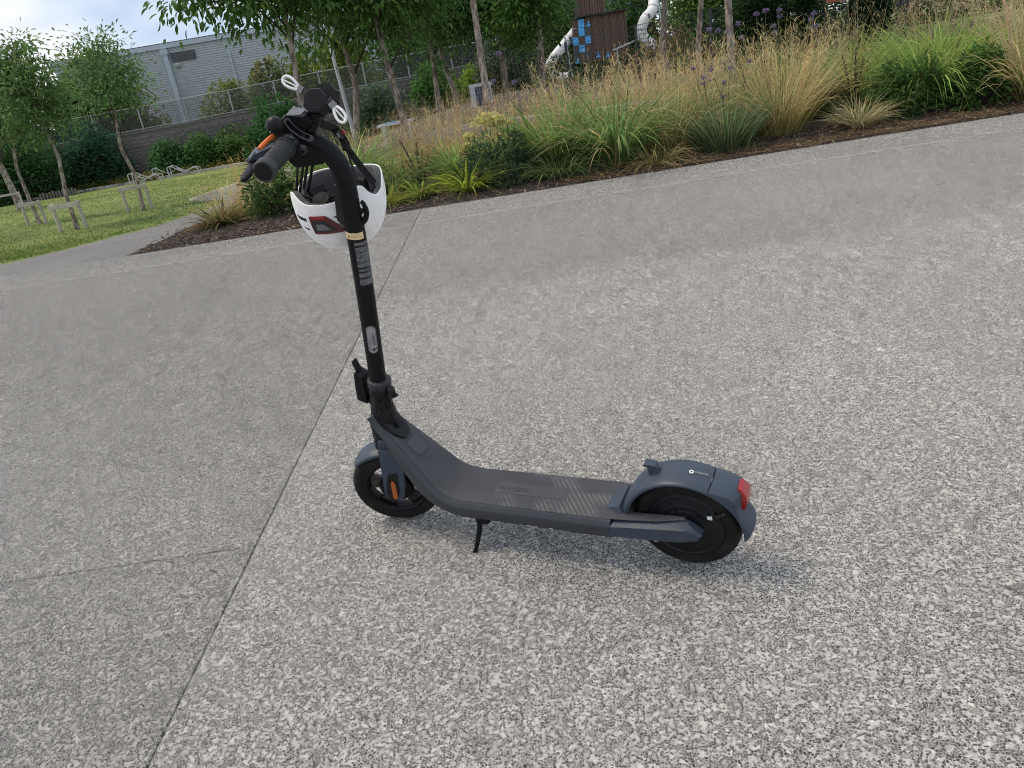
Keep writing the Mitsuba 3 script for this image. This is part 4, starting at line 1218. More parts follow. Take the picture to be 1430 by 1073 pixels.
# ---- the drift behind, up to and beyond the low wall
DG = 'golden grasses massed behind the front row'
DL = '{} feathery grass clump, {} from the left {} the low wall'
NTH = ['first', 'second', 'third', 'fourth', 'fifth', 'sixth', 'seventh', 'eighth', 'ninth', 'tenth', 'eleventh', 'twelfth', 'thirteenth', 'fourteenth', 'fifteenth', 'sixteenth', 'seventeenth']
FRONT_D = [(-2.0, 11.2, .62), (-1.5, 10.3, .62), (-1.1, 11.4, .70), (-.75, 9.9, .70), (-.3, 9.7, .62), (-.05, 10.9, .62), (.35, 9.9, .66), (.85, 9.6, .66), (1.15, 10.6, .66), (1.6, 9.6, .70), (2.1, 10.2, .70), (2.6, 9.9, .72), (3.2, 10.4, .78), (3.9, 10.2, .95), (4.6, 10.5, 1.1), (5.5, 10.5, 1.25), (6.3, 10.3, 1.3)]
BACK_D = [(-2.6, 15.6, .75), (-1.7, 14.9, .75), (-1.0, 13.9, .8), (-.3, 13.4, .85), (.5, 12.9, .66), (1.3, 12.8, .66), (2.2, 12.6, .8), (3.2, 12.6, .8), (4.4, 12.9, .8), (5.6, 13.2, .8), (7.0, 13.2, .9)]
for where, lot in (('before', FRONT_D), ('behind', BACK_D)):
    for i_, (x, y, h) in enumerate(lot):
        g_ = x > 3 or (x > 0 and i_ % 3 == 2)
        grass('golden_tuft', DL.format('greenish' if g_ else 'golden', NTH[i_], where), 'plant', x, y, 520, h * .8, 38, .007, .5, O0 if g_ else S0, (.30, .33, .13) if g_ else S1, 41 + i_ + 50 * (where == 'behind'), group=DG, foot=.30, seeds=60 if g_ else 150, seed_h=1.22,
              seedc=[(.62, .47, .27), (.56, .46, .26), (.68, .55, .34)][i_ % 3], heads=.085)
# dry thatch between the clumps of the drift
_r = np.random.default_rng(79)
n = 26000
xx, yy = _r.uniform(-3.6, 9, n), 9.1 + 9 * _r.random(n) ** 1.4
ok = shapely.contains_xy(BED.buffer(-.05), xx, yy)
xx, yy = xx[ok], yy[ok]
n = len(xx)
d, a, r = cone_dirs(n, 62, _r)
cs = tint(S1, n, _r, .25, .08)
gm = _r.random(n) < np.where(xx > 3, .6, .18)
cs[gm] = tint(O1, int(gm.sum()), _r, .25, .08)
m_, c2 = merge([ribbons(np.stack([xx, yy, terr(xx, yy) + mound(xx, yy) - .01], 1), d, _r.uniform(.16, .5, n), .012, .5, cs * .75, cs, _r, seg=3)])
th = thing('dry_thatch', 'dry straw coloured thatch between the grass clumps', 'ground cover', kind='stuff')
whole(th, m_, 'm_blade', True, color=c2)
# bark chips, fallen straw and small stones on the bed edge
def chips(n, seed):
    rng = np.random.default_rng(seed)
    x = rng.uniform(-3.7, 7.2, n)
    y = 7.38 + np.abs(rng.normal(0, .42, n))
    z = terr(x, y) + mound(x, y) + .006
    ln, wd = rng.uniform(.012, .05, n), rng.uniform(.005, .014, n)
    a = rng.uniform(0, 2 * np.pi, n)
    u = np.stack([np.cos(a), np.sin(a), rng.normal(0, .28, n)], 1)
    v = np.stack([-np.sin(a), np.cos(a), rng.normal(0, .28, n)], 1)
    P = np.stack([x, y, z], 1)
    up = np.array([0, 0, .004])
    q = [P - u * ln[:, None] / 2 - v * wd[:, None] / 2, P + u * ln[:, None] / 2 - v * wd[:, None] / 3, P + u * ln[:, None] / 2 + v * wd[:, None] / 2, P - u * ln[:, None] / 2 + v * wd[:, None] / 2.5]
    V = np.stack(q + [w_ + up for w_ in q], 1).reshape(-1, 3)
    f = np.array([[4, 5, 6], [4, 6, 7], [0, 1, 5], [0, 5, 4], [1, 2, 6], [1, 6, 5], [2, 3, 7], [2, 7, 6], [3, 0, 4], [3, 4, 7]])
    col = tint((.062, .047, .038), n, rng, .5, .07)
    pale = rng.random(n) < .09
    col[pale] = tint((.30, .22, .15), int(pale.sum()), rng, .3, .06)
    return trimesh.Trimesh(V, (f[None] + (np.arange(n) * 8)[:, None, None]).reshape(-1, 3), process=False), np.repeat(np.clip(col, .005, .8), 8, 0)


mat('m_chip', pri({'type': 'mesh_attribute', 'name': 'vertex_color'}, 0.9))
bc_ = thing('bark_chips', 'brown bark chips covering the edge of the planting bed', 'bark chips', kind='stuff')
m_, c2 = chips(9000, 77)
whole(bc_, m_, 'm_chip', False, color=c2)
_r = np.random.default_rng(78)
n = 1700
x, y = _r.uniform(.5, 6.5, n), 7.40 + np.abs(_r.normal(.10, .26, n))
dirs = unit(np.stack([_r.normal(0, 1, n), _r.normal(0, .45, n), np.abs(_r.normal(0, .10, n))], 1))
cs = tint((.36, .26, .14), n, _r)
m_, c2 = merge([ribbons(np.stack([x, y, terr(x, y) + mound(x, y) + .012], 1), dirs, _r.uniform(.08, .34, n), .005, .05, cs, cs, _r, seg=3)])
fs = thing('fallen_straw', 'dry fallen stalks lying on the bark along the pavement edge', 'straw', kind='stuff')
whole(fs, m_, 'm_blade', True, color=c2)

# ---- lawn grass: short blades over the nearer lawn
_r = np.random.default_rng(90)
n = 120000
yy = 8.25 + 31 * _r.random(n) ** 1.8
xx = -yy * (.22 + 1.6 * _r.random(n) ** 1.5) - 1.0
ok = shapely.contains_xy(LAWN.buffer(-.03), xx, yy)
xx, yy = xx[ok], yy[ok]
n = len(xx)
d, a, r = cone_dirs(n, 40, _r)
pt = meshkit.fbm(np.stack([xx * .8, yy * .8, xx * 0], -1), 3, 4)
cs = np.array((.10, .165, .035)) + (np.array((.18, .235, .062)) - np.array((.10, .165, .035))) * sstep(.35, .7, pt)[:, None]
cs = cs * np.exp(_r.normal(0, .2, (n, 1)))
m_, c2 = merge([ribbons(np.stack([xx, yy, terr(xx, yy) - .005], 1), d, _r.uniform(.025, .06, n) * (1 + .02 * yy), .005 * (1 + .06 * yy), .3, cs * .8, cs * 1.15, _r, seg=2)])
lg_ = thing('lawn_grass', 'short mown grass covering the lawn', 'plant', kind='stuff')
whole(lg_, m_, 'm_blade', True, color=c2)
# ---------------------------------------------------------------- low concrete wall, trees, back wall, fence, building, playground
def conc_color(p, n, uv):
    a = fbm(p.x * 3, p.y * 3, p.z * 9)
    b = noise(p.x * 60, p.y * 60, p.z * 60)
    return mix((0.34, 0.32, 0.285), (0.56, 0.53, 0.48), a) * (0.85 + 0.3 * b)


def stone_color(p, n, uv):
    a = fbm(p.x * 1.2, p.y * 1.2, p.z * 3)
    b = noise(p.x * 14, p.y * 14, p.z * 22)
    return mix((0.10, 0.092, 0.085), (0.21, 0.195, 0.18), a) * (0.65 + 0.7 * b)


def wood_color(p, n, uv):
    a = fbm(p.x * 7, p.y * 7, p.z * 1.2)
    return mix((0.33, 0.30, 0.245), (0.56, 0.52, 0.44), a)


def slat_color(p, n, uv):
    a = cell_rand(dr.floor(p.x * 9), 3.0)
    b = fbm(p.x * 20, p.y * 20, p.z * 2)
    return mix((0.065, 0.040, 0.030), (0.18, 0.115, 0.085), 0.55 * a + 0.45 * b)


mat('m_conc', pri(proc(conc_color), 0.85))
mat('m_stone', pri(proc(stone_color), 0.95))
mat('m_wood', pri(proc(wood_color), 0.85))
mat('m_slat', pri(proc(slat_color), 0.8))
mat('m_fence', pri((0.31, 0.32, 0.32), 0.5))
mat('m_wire', pri((0.11, 0.12, 0.12), 0.6))
mat('m_post', pri((0.030, 0.033, 0.036), 0.5))
mat('m_mesh', pri((0.035, 0.048, 0.045), 0.55))
mat('m_clad', pri((0.43, 0.47, 0.48), 0.45, metallic=0.15))
mat('m_clad_dark', pri((0.10, 0.105, 0.11), 0.6))
mat('m_trim', pri((0.46, 0.53, 0.58), 0.5))
mat('m_blue', pri((0.09, 0.42, 0.86), 0.45))
mat('m_panel_dark', pri((0.07, 0.07, 0.072), 0.6))
mat('m_slide', pri((0.74, 0.74, 0.73), 0.38))
mat('m_navy', pri((0.02, 0.05, 0.12), 0.4))
mat('m_pink', pri((0.33, 0.075, 0.09), 0.6))
mat('m_rust', pri((0.36, 0.10, 0.035), 0.6))
mat('m_ltgrey', pri((0.52, 0.54, 0.56), 0.5))

WP = smooth_path(np.column_stack([WALL, WTOP]), 70)
lw = thing('low_wall', 'long low pale concrete wall curving from the lawn into the golden grasses', 'wall')
t_ = np.gradient(WP[:, :2], axis=0)
t_ /= np.linalg.norm(t_, axis=1, keepdims=True)
nw = np.stack([-t_[:, 1], t_[:, 0]], 1)
nw *= np.sign(nw[:, 1:2])
seg = 14
for q in range(0, 70 - 1, seg):
    S = []
    for i in range(q, min(q + seg, 69) + 1):
        x, y, z = WP[i]
        zb = min(tz(x, y), z) - .25
        wd = float(np.interp(i, [0, 16, 24, 34, 69], [.10, 1.15, .8, .38, .35]))
        a, b = np.array([x, y]), np.array([x, y]) + nw[i] * wd
        S.append([(*a, zb), (*(a), z - .012), (*(a + nw[i] * .012), z), (*(b - nw[i] * .012), z), (*b, z - .012), (*b, zb)])
    S = np.array(S)
    S[-1, :, :2] -= t_[min(q + seg, 69)] * .006
    part(lw, 'wall_segment', loft(S), 'm_conc', 25)


def tree(name, label, x, y, h, top, tr, crown, n, leaf, seed, col=(0.050, 0.081, 0.027), fork=None, nl=11, clusters=70, group=None, width=.38, hang=.35, z=None, twist=0.0, col2=None, f2=0.0, gap=.165, base_r=None, kind_='tree', lift=0.0):
    """A slender park tree: tapered trunk leaning to `top` (x, y), limbs, twigs, and a crown of leaves round the twigs."""
    rng = np.random.default_rng(seed)
    n, leaf, width = int(n * 1.9), leaf * .90, width * 1.22
    key = thing(name, label, kind_, group)
    z = tz(x, y) - .03 if z is None else z
    cx, cy, cz, rx, ry, rz = crown
    cz += lift
    t = np.linspace(0, 1, 16)
    wob = np.stack([np.interp(t, np.linspace(0, 1, 6), np.r_[0, rng.normal(0, .012 * h, 4), 0]), np.interp(t, np.linspace(0, 1, 6), np.r_[0, rng.normal(0, .012 * h, 4), 0])], 1)
    P = np.stack([x + (top[0] - x) * t + wob[:, 0], y + (top[1] - y) * t + wob[:, 1], z + h * t], 1)
    r = tr * (1 - .75 * t ** 1.4)
    r[0] *= 1.35
    part(key, 'trunk', tube(smooth_path(P, 30), np.interp(np.linspace(0, 1, 30), t, r), 12), 'm_bark', 50)
    fork = .42 if fork is None else fork
    limbs, LP = [], []
    for k in range(nl):
        f0 = fork + (0.93 - fork) * (k / nl) ** .9
        i = f0 * 15
        p0 = np.array([np.interp(i, np.arange(16), P[:, q]) for q in range(3)])
        a = k * 2.4 + rng.uniform(-.5, .5)
        u = rng.uniform(.65, 1.0)
        ez = np.clip(rng.normal(.15 + .5 * (k / nl - .4), .35), -.8, .9)
        rr = math.sqrt(max(.1, 1 - ez * ez)) * u
        e = np.array([cx + rx * rr * math.cos(a), cy + ry * rr * math.sin(a), cz + rz * ez])
        m = (p0 + e) / 2 + np.array([0, 0, .08 * h * .3])
        L = smooth_path([p0, m, e], 8)
        LP.append(L)
        limbs.append(tube(L, np.linspace(tr * .38 * (1.1 - f0 * .5), tr * .07, 8), 6))
    LP.append(P[9:])
    c = unit(rng.normal(0, 1, (clusters, 3))) * (rng.uniform(.12, 1, (clusters, 1)) ** .42)
    c = np.array([cx, cy, cz]) + c * [rx, ry, rz]
    # irregular outline: some clusters stand out, some fall short
    c = np.array([cx, cy, cz]) + (c - [cx, cy, cz]) * rng.uniform(.72, 1.22, (clusters, 1))
    allp = np.vstack(LP)
    tw = []
    dirs = np.zeros((clusters, 3))
    for q in range(clusters):
        j = np.argmin(np.linalg.norm(allp - c[q], axis=1))
        dirs[q] = c[q] - allp[j]
        tw.append(tube(smooth_path([allp[j], (allp[j] + c[q]) / 2 + [0, 0, .03 * h * .4], c[q]], 4), [tr * .10, tr * .06, tr * .05, tr * .03], 4))
    part(key, 'limbs', cat(limbs + tw), 'm_twig', 40)
    dirs = unit(dirs + rng.normal(0, .25, dirs.shape) * .3)
    k = rng.integers(0, clusters, n)
    s = rng.normal(0, 1, (n, 3))
    cr = gap * min(rx, rz) * 1.7 * rng.uniform(.6, 1.3, clusters)
    pos = c[k] + s * cr[k][:, None] * [1, 1, .62]
    ax = unit(s * .8 + dirs[k] * .5 + rng.normal(0, .4, (n, 3)) + [0, 0, -hang * .9])
    cc = 2.8 * tint(col, n, rng, .17, .05) * np.exp(rng.normal(0, .16, clusters))[k][:, None]
    if col2 is not None:
        mk = rng.random(n) < f2
        cc[mk] = tint(col2, int(mk.sum()), rng, .2, .05)
    m_, c2 = merge([leaves(pos, ax, leaf * rng.uniform(.6, 1.2, n), leaf * width * rng.uniform(.8, 1.2, n), cc, rng)])
    part(key, 'crown', m_, 'm_leaf', False, color=c2)
    return key


# young staked trees on the lawn
TA = tree('young_tree', 'thin young lawn tree at the left edge, behind the two nearer staked trees', -12.27, 20.49, 3.6, (-12.15, 20.4), .048, (-12.2, 20.5, 2.10, .80, .8, .85), 1700, .15, 101, (.060, .095, .038), clusters=60)
TB = tree('young_tree', 'nearest staked young tree on the lawn, second from the left', -8.85, 15.95, 3.6, (-8.75, 15.9), .042, (-8.75, 15.95, 2.08, .66, .66, .92), 2300, .125, 102, (.060, .095, .036), clusters=64, fork=.5)
TC = tree('young_tree', 'right hand staked young tree on the lawn, in front of the grey building', -8.85, 19.05, 3.8, (-8.7, 19.0), .045, (-8.65, 19.05, 2.25, .80, .8, .85), 1900, .125, 103, (.060, .098, .040), clusters=56, fork=.45)
TD = tree('young_tree', 'distant pale trunked young tree by the wall at the far left edge', -20.3, 33.0, 4.3, (-20.7, 33), .14, (-20.6, 33, 2.6, 1.5, 1.5, 1.3), 1700, .18, 104, (.055, .09, .028))


def stake(label, x, y, w, h, yaw, lean=0.0):
    key = thing('tree_stake', label, 'tree stake', 'timber stake frames round the young trees')
    c, s = math.cos(yaw), math.sin(yaw)
    z = tz(x, y)
    for sg in (-1, 1):
        px_, py_ = x + c * sg * w / 2, y + s * sg * w / 2
        zz = tz(px_, py_)
        part(key, 'post', tube([(px_, py_, zz - .1), (px_, py_, zz + h)], [.040, .038], 12), 'm_wood', 40)
    a, b = np.array([x - c * (w / 2 + .06), y - s * (w / 2 + .06)]), np.array([x + c * (w / 2 + .06), y + s * (w / 2 + .06)])
    off = np.array([s, -c]) * .05
    part(key, 'crossbar', bar((*(a + off), z + h - .06), (*(b + off), z + h - .06), .022, .095, bev=.004), 'm_wood')
    part(key, 'tie', bar((x - .05 * c, y - .05 * s, z + h - .06), (x + .05 * c, y + .05 * s, z + h - .06), .10, .05), 'm_post')
    return key


stake('timber stake frame of the lawn tree at the left, farther than the nearest one', -12.27, 20.38, .50, .60, -.1)
stake('nearest timber stake frame on the lawn, round the second tree from the left', -8.88, 15.87, .56, .56, -.1)
stake('timber stake frame of the right hand lawn tree', -8.88, 18.97, .58, .62, .0)
stake('distant timber stake frame at the far left edge by the wall', -20.6, 32.7, 1.2, .75, .1)
# worn earth round the stems
for x, y in ((-8.85, 15.95), (-8.85, 19.05), (-12.27, 20.49)):
    pass

# trees in the planting beds
LIFT = .14
BT = 'park trees with dark drooping leaves standing in the planting'
T1 = tree('bed_tree', 'park tree left of centre whose big drooping leaves hang over the grey building', -2.86, 12.0, 3.9, (-2.70, 12.0), .058, (-3.05, 12.0, 2.72, 1.30, .95, .85), 2500, .15, 111, (0.044, 0.081, 0.025), clusters=74, fork=.55, hang=.5, width=.36, nl=12, col2=(.085, .15, .03), f2=.2, lift=LIFT)
tree('bed_tree', 'park tree just right of the phone holder, with a bare lower trunk', -2.42, 14.0, 4.2, (-2.30, 14.0), .062, (-2.1, 14.1, 2.75, 1.25, 1.0, 1.15), 4200, .13, 112, (0.044, 0.081, 0.025), clusters=80, fork=.42, hang=.45, lift=LIFT)
tree('bed_tree', 'park tree with a forked trunk above the white bench', -1.50, 12.5, 3.9, (-1.65, 12.6), .060, (-1.35, 12.6, 2.55, 1.05, .95, 1.05), 4000, .125, 113, (0.044, 0.084, 0.025), clusters=80, fork=.40, hang=.45, col2=(.08, .15, .028), f2=.15, lift=LIFT)
tree('bed_tree', 'slim park tree with its trunk before the back wall, left of the blue sign', -1.15, 17.0, 4.3, (-1.15, 17.0), .060, (-.75, 17.0, 2.7, 1.4, 1.1, 1.2), 3600, .14, 114, (0.050, 0.090, 0.030), clusters=80, fork=.40, hang=.4, lift=LIFT)
tree('bed_tree', 'slim park tree with its trunk just left of the blue sign', -.96, 19.0, 4.4, (-1.0, 19.0), .066, (-.3, 19.0, 2.8, 1.5, 1.2, 1.2), 3400, .15, 115, (0.046, 0.085, 0.027), clusters=74, fork=.42, hang=.4, lift=LIFT)
T6 = tree('bed_tree', 'nearest park tree, its bare mottled trunk rising right of the blue sign', -.05, 11.2, 4.4, (-.20, 11.2), .052, (.0, 11.25, 3.5, 1.2, 1.2, .95), 2600, .13, 116, (0.046, 0.085, 0.027), clusters=60, fork=.60, hang=.4, lift=LIFT)
tree('bed_tree', 'thin park tree behind the single tall purple flower', .26, 17.0, 4.4, (.20, 17.0), .060, (.35, 17.1, 2.75, 1.35, 1.2, 1.25), 4200, .14, 117, (0.035, 0.067, 0.027), clusters=84, fork=.42, hang=.4, lift=LIFT)
tree('bed_tree', 'dark trunked park tree beside the lower white slide', .90, 15.0, 3.9, (.93, 15.0), .064, (.74, 15.0, 2.16, .62, .7, .92), 3400, .105, 118, (0.044, 0.087, 0.025), clusters=90, fork=.36, hang=.35, width=.42, col2=(.07, .14, .03), f2=.2, lift=LIFT)
tree('bed_tree', 'park tree standing before the upper white slide', 4.62, 22.0, 5.0, (4.5, 22.0), .10, (4.3, 22.0, 3.75, 1.6, 1.4, 1.3), 2600, .15, 119, (.05, .10, .026), clusters=60, fork=.5, lift=LIFT)
tree('bed_tree', 'slim park tree rising left of the dark ivy hedge', 3.80, 15.0, 4.6, (3.75, 15.0), .055, (3.9, 15.1, 3.7, 1.2, 1.1, 1.0), 2000, .13, 120, (.05, .10, .026), clusters=50, fork=.6, lift=LIFT)
tree('bed_tree', 'park tree trunk rising through the golden grass right of the lavender', 3.47, 11.9, 4.4, (3.42, 11.9), .060, (3.5, 11.9, 3.75, 1.2, 1.2, .9), 2000, .13, 121, (.05, .10, .026), clusters=50, fork=.64, lift=LIFT)

# ---- back wall, chain link fence, planting before it
bw = thing('back_wall', 'long grey stone wall behind the lawn and the trees', 'wall')
BW = [(-110, 41.0), (-75, 42.0), (-40, 43.0), (-30, 43.5), (-22, 44.2), (-15, 45.0), (-8, 46.0), (-2, 47.0), (3, 48.0)]
BWZ = [.80, .80, .80, .80, .82, .95, 1.2, 1.35, 1.35]
rngw = np.random.default_rng(61)
for (a, za), (b, zb) in zip(zip(BW[:-1], BWZ[:-1]), zip(BW[1:], BWZ[1:])):
    a3, b3 = np.array(a), np.array(b)
    u = (b3 - a3) / np.linalg.norm(b3 - a3)
    nn_ = np.array([u[1], -u[0]])
    lo = min(tz(*a), tz(*b)) - .4
    S = [[(*a3, lo), (*a3, za - .12), (*(a3 - nn_ * .4), za - .12), (*(a3 - nn_ * .4), lo)], [(*b3, lo), (*b3, zb - .12), (*(b3 - nn_ * .4), zb - .12), (*(b3 - nn_ * .4), lo)]]
    part(bw, 'wall_panel', loft(np.array(S)), 'm_stone', False)
    ca, cb = a3 + nn_ * .05, b3 + nn_ * .05
    S = [[(*ca, za - .117), (*ca, za), (*(ca - nn_ * .5), za), (*(ca - nn_ * .5), za - .117)], [(*cb, zb - .117), (*cb, zb), (*(cb - nn_ * .5), zb), (*(cb - nn_ * .5), zb - .117)]]
    part(bw, 'coping', loft(np.array(S)), 'm_stone', False)
    # courses of stone standing slightly proud, kept as one part: too small in the photograph to pick apart
    L = np.linalg.norm(b3 - a3)
    blocks = []
    h0 = max(tz(*a), tz(*b)) - .1
    zc = h0
    while zc < min(za, zb) - .3:
        s = rngw.uniform(0, .3)
        while s < L - .5:
            w = rngw.uniform(.3, .75)
            p = a3 + u * (s + w / 2) + nn_ * .005
            blocks.append(box(p[0], p[1], zc + .1, w - .03, .03 + rngw.uniform(0, .03), .17, rot=rotz(math.atan2(u[1], u[0]))))
            s += w
        zc += .2
    part(bw, 'stonework', cat(blocks), 'm_stone', False, kind='stuff')

cf = thing('chain_link_fence', 'grey chain link fence standing on top of the back wall', 'fence')
def wall_at(x):
    return float(np.interp(x, [p[0] for p in BW], [p[1] for p in BW])) + .2, float(np.interp(x, [p[0] for p in BW], BWZ))
FX = np.arange(-58.5, 3.1, 2.45)
for x in FX:
    y, z = wall_at(x)
    part(cf, 'post', tube([(x, y, z - .1), (x, y, z + 1.22)], [.045, .045], 8), 'm_fence', 40)
for dz in (.06, 1.18):
    pts = [(x, wall_at(x)[0], wall_at(x)[1] + dz) for x in FX]
    part(cf, 'rail', tube(pts, .028, 6), 'm_fence', 40)
wires = []
for x in np.arange(-48, 2.8, .13):
    for sg in (-1, 1):
        x1 = x + sg * 1.1
        if -48 <= x1 <= 2.8:
            (ya, za), (yb, zb) = wall_at(x), wall_at(x1)
            wires.append(tube([(x, ya, za + .07), (x1, yb, zb + 1.17)], .0085, 3, caps=False))
part(cf, 'wire_mesh', cat(wires), 'm_wire', False, kind='stuff')

# bushes before and over the back wall
WBG = 'shrubs growing against the back wall'
for i_, (lab, x, y, rx, ry, h, n, col) in enumerate([
    ('wide dark bush over the wall behind the two left lawn trees', -25.2, 42.3, 2.6, 1.2, 3.6, 2800, (.035, .075, .028)),
    ('dark bush hiding the wall at the left edge of the frame', -29.2, 42.5, 2.4, 1.2, 4.0, 2400, (.05, .085, .028)),
    ('big dark bluish bush against the wall just left of the right hand lawn tree', -21.9, 43.2, 1.9, 1.0, 3.1, 2400, (.026, .058, .036)),
    ('rounded green bush against the wall right of the right hand lawn tree', -18.0, 43.8, 1.2, .8, 1.7, 1300, (.04, .085, .034)),
    ('green bush above the looping metal loungers', -16.3, 44.0, 1.0, .8, 1.8, 1100, (.045, .09, .03)),
    ('low green bush right of the loungers under the bare wall', -14.4, 44.3, 1.3, .8, 1.9, 1300, (.05, .09, .028)),
    ('tall dark green bush covering the wall left of the brake lever', -11.6, 42.8, 1.7, 1.0, 3.0, 2600, (.026, .066, .022)),
    ('grey green bush on the wall behind the forked trunk', -6.4, 45.0, 2.0, .8, 2.2, 1600, (.055, .085, .05)),
    ('green bush on the wall behind the slim trunks', -3.3, 45.6, 1.3, .8, 2.3, 1300, (.05, .10, .03)),
    ('yellow green bush behind the blue sign', -1.3, 45.8, 1.3, .8, 1.6, 1000, (.10, .16, .03)),
    ('grey leafed bush at the end of the back wall', 1.2, 44.5, 2.0, .9, 3.0, 1900, (.06, .075, .05))]):
    shrub('wall_shrub', lab, 'shrub', x, y, rx, ry, h, n * 2, .24, tuple(1.6 * v for v in col), 130 + i_, z0=tz(x, y) - .1, width=.6, clumps=44, gap=.34)
for i_, (lab, x, y, rx, ry, h, n, col) in enumerate([
    ('yellowish bush above the fence in front of the grey building', -16.5, 52.0, 2.3, 1.5, 4.2, 1900, (.10, .12, .045)),
    ('dark bush above the fence at the left of the grey building', -27.0, 50.5, 3.4, 1.5, 5.2, 2600, (.045, .075, .028)),
    ('brownish green broad tree behind the fence left of the drain pipe', -24.0, 51.5, 3.4, 1.6, 6.6, 4600, (.075, .095, .035)),
    ('sunlit yellow green bush over the fence right of the first bed tree', -9.5, 50.0, 3.0, 1.5, 5.2, 3000, (.115, .15, .035)),
    ('reddish green bush above the fence right of the building vent', -13.2, 50.5, 1.9, 1.5, 4.9, 1800, (.095, .11, .05)),
    ('dark tree mass behind the wall above the blue sign', -3.0, 52.0, 4.0, 2.0, 7.2, 3600, (.035, .07, .028)),
    ('green tree mass behind the checkered tower', 4.0, 54.0, 3.6, 2.0, 5.2, 2600, (.075, .12, .035)),
    ('dark green trees behind the upper slide', 11.5, 56.0, 5.0, 2.0, 7.0, 3400, (.05, .095, .03)),
    ('light green trees behind the mesh fence right of the upper slide', 14.5, 52.0, 4.0, 2.0, 6.0, 3000, (.085, .14, .04)),
    ('green trees far behind the ivy hedges', 23.0, 50.0, 6.0, 2.0, 7.0, 3600, (.06, .10, .035)),
    ('green trees far behind the bright green grass at the right', 34.0, 48.0, 6.0, 2.0, 8.0, 3600, (.055, .09, .03)),
    ('broad green tree far outside the left edge', -44.0, 49.0, 5.0, 2.2, 7.0, 2400, (.05, .085, .028)),
    ('dark tree mass farther out on the left', -56.0, 48.0, 6.0, 2.4, 8.0, 2400, (.045, .08, .03)),
    ('farthest tree mass on the left', -72.0, 46.0, 7.0, 2.4, 8.0, 2400, (.05, .085, .03)),
    ('farthest tree mass on the right', 48.0, 44.0, 7.0, 2.4, 8.0, 2400, (.05, .09, .03)),
    ('tall bush behind the left edge trees', -34.0, 50.0, 4.0, 1.8, 6.2, 2800, (.05, .085, .028))]):
    shrub('background_bush', lab, 'bush', x, y, rx, ry, h, n * 2.6, .34, tuple(1.3 * v for v in col), 150 + i_, z0=tz(x, y) - .1, width=.62, clumps=60, gap=.34)
# low rough planting along the foot of the wall
_r = np.random.default_rng(170)
n = 5200
xx = _r.uniform(-33, -11.5, n)
yb = np.array([wall_at(v)[0] for v in xx]) - .5
yy = yb - _r.uniform(0, 1, n) ** .8 * np.interp(xx, [-33, -25, -19, -11.5], [1.2, 1.6, 1.8, 1.2])
d, a, r = cone_dirs(n, 40, _r)
cs = tint((.22, .25, .06), n, _r, .3, .1)
mk = _r.random(n) < .3
cs[mk] = tint((.34, .27, .09), int(mk.sum()), _r, .3, .1)
m_, c2 = merge([ribbons(np.stack([xx, yy, terr(xx, yy) - .03], 1), d, _r.uniform(.3, .95, n), .07, .5, cs * .8, cs, _r, seg=3)])
rp = thing('rough_planting', 'yellowish low planting along the foot of the back wall', 'ground cover', kind='stuff')
whole(rp, m_, 'm_blade', True, color=c2)
# pale edging along the far side of the lawn
ke = thing('lawn_edging', 'thin pale kerb along the far edge of the lawn', 'kerb')
pts = [(-24.6, 44.2), (-21, 44.6), (-18.2, 45.0 - .4), (-14.5, 46.2), (-12.5, 46.4)]
pts = [(-25.2, 41.6), (-22.5, 42.2), (-19.5, 42.6), (-16.5, 43.0), (-13.0, 43.2), (-10.0, 43.4)]
for a, b in zip(pts[:-1], pts[1:]):
    part(ke, 'kerb_stone', bar((*a, tz(*a) + .06), (*b, tz(*b) + .06), .35, .16), 'm_conc')
# timber edging posts left
pk = thing('low_picket', 'short row of grey timber pickets before the wall behind the second lawn tree', 'fence')
for q in range(12):
    x = -24.0 + q * .16
    y = 41.0 + q * .02
    part(pk, 'picket', box(x, y, tz(x, y) + .14, .09, .05, .40 + .06 * math.sin(q * 2.1)), 'm_stone')


def lounger(label, x, y, yaw, k=.70):
    key = thing('metal_lounger', label, 'lounger')
    prof = [(-1.0, 0), (-1.0, .78), (-.75, .86), (-.1, .42), (.25, .30), (.75, .52), (1.15, .40), (1.2, 0)]
    prof = [(a * k, b * k) for a, b in prof]
    c, s = math.cos(yaw), math.sin(yaw)
    for w in (-.3, .3):
        P = [(x + c * a - s * w, y + s * a + c * w, tz(x, y) + b) for a, b in prof]
        part(key, 'side_rail', cat([bar(p, q, .04, .04) for p, q in zip(P[:-1], P[1:])]), 'm_ltgrey')
    for a, b in ((-.7 * k, .83 * k), (-.3 * k, .56 * k), (.25 * k, .31 * k), (.75 * k, .52 * k)):
        part(key, 'cross_rail', bar((x + c * a + s * .3, y + s * a - c * .3, tz(x, y) + b), (x + c * a - s * .3, y + s * a + c * .3, tz(x, y) + b), .05, .03), 'm_ltgrey')


lounger('left looping pale metal lounger at the far edge of the lawn', -18.7, 41.6, .1)
lounger('middle looping pale metal lounger at the far edge of the lawn', -18.0, 43.0, .1)
lounger('right looping pale metal lounger, lowest of the three at the lawn edge', -16.9, 42.3, .15)

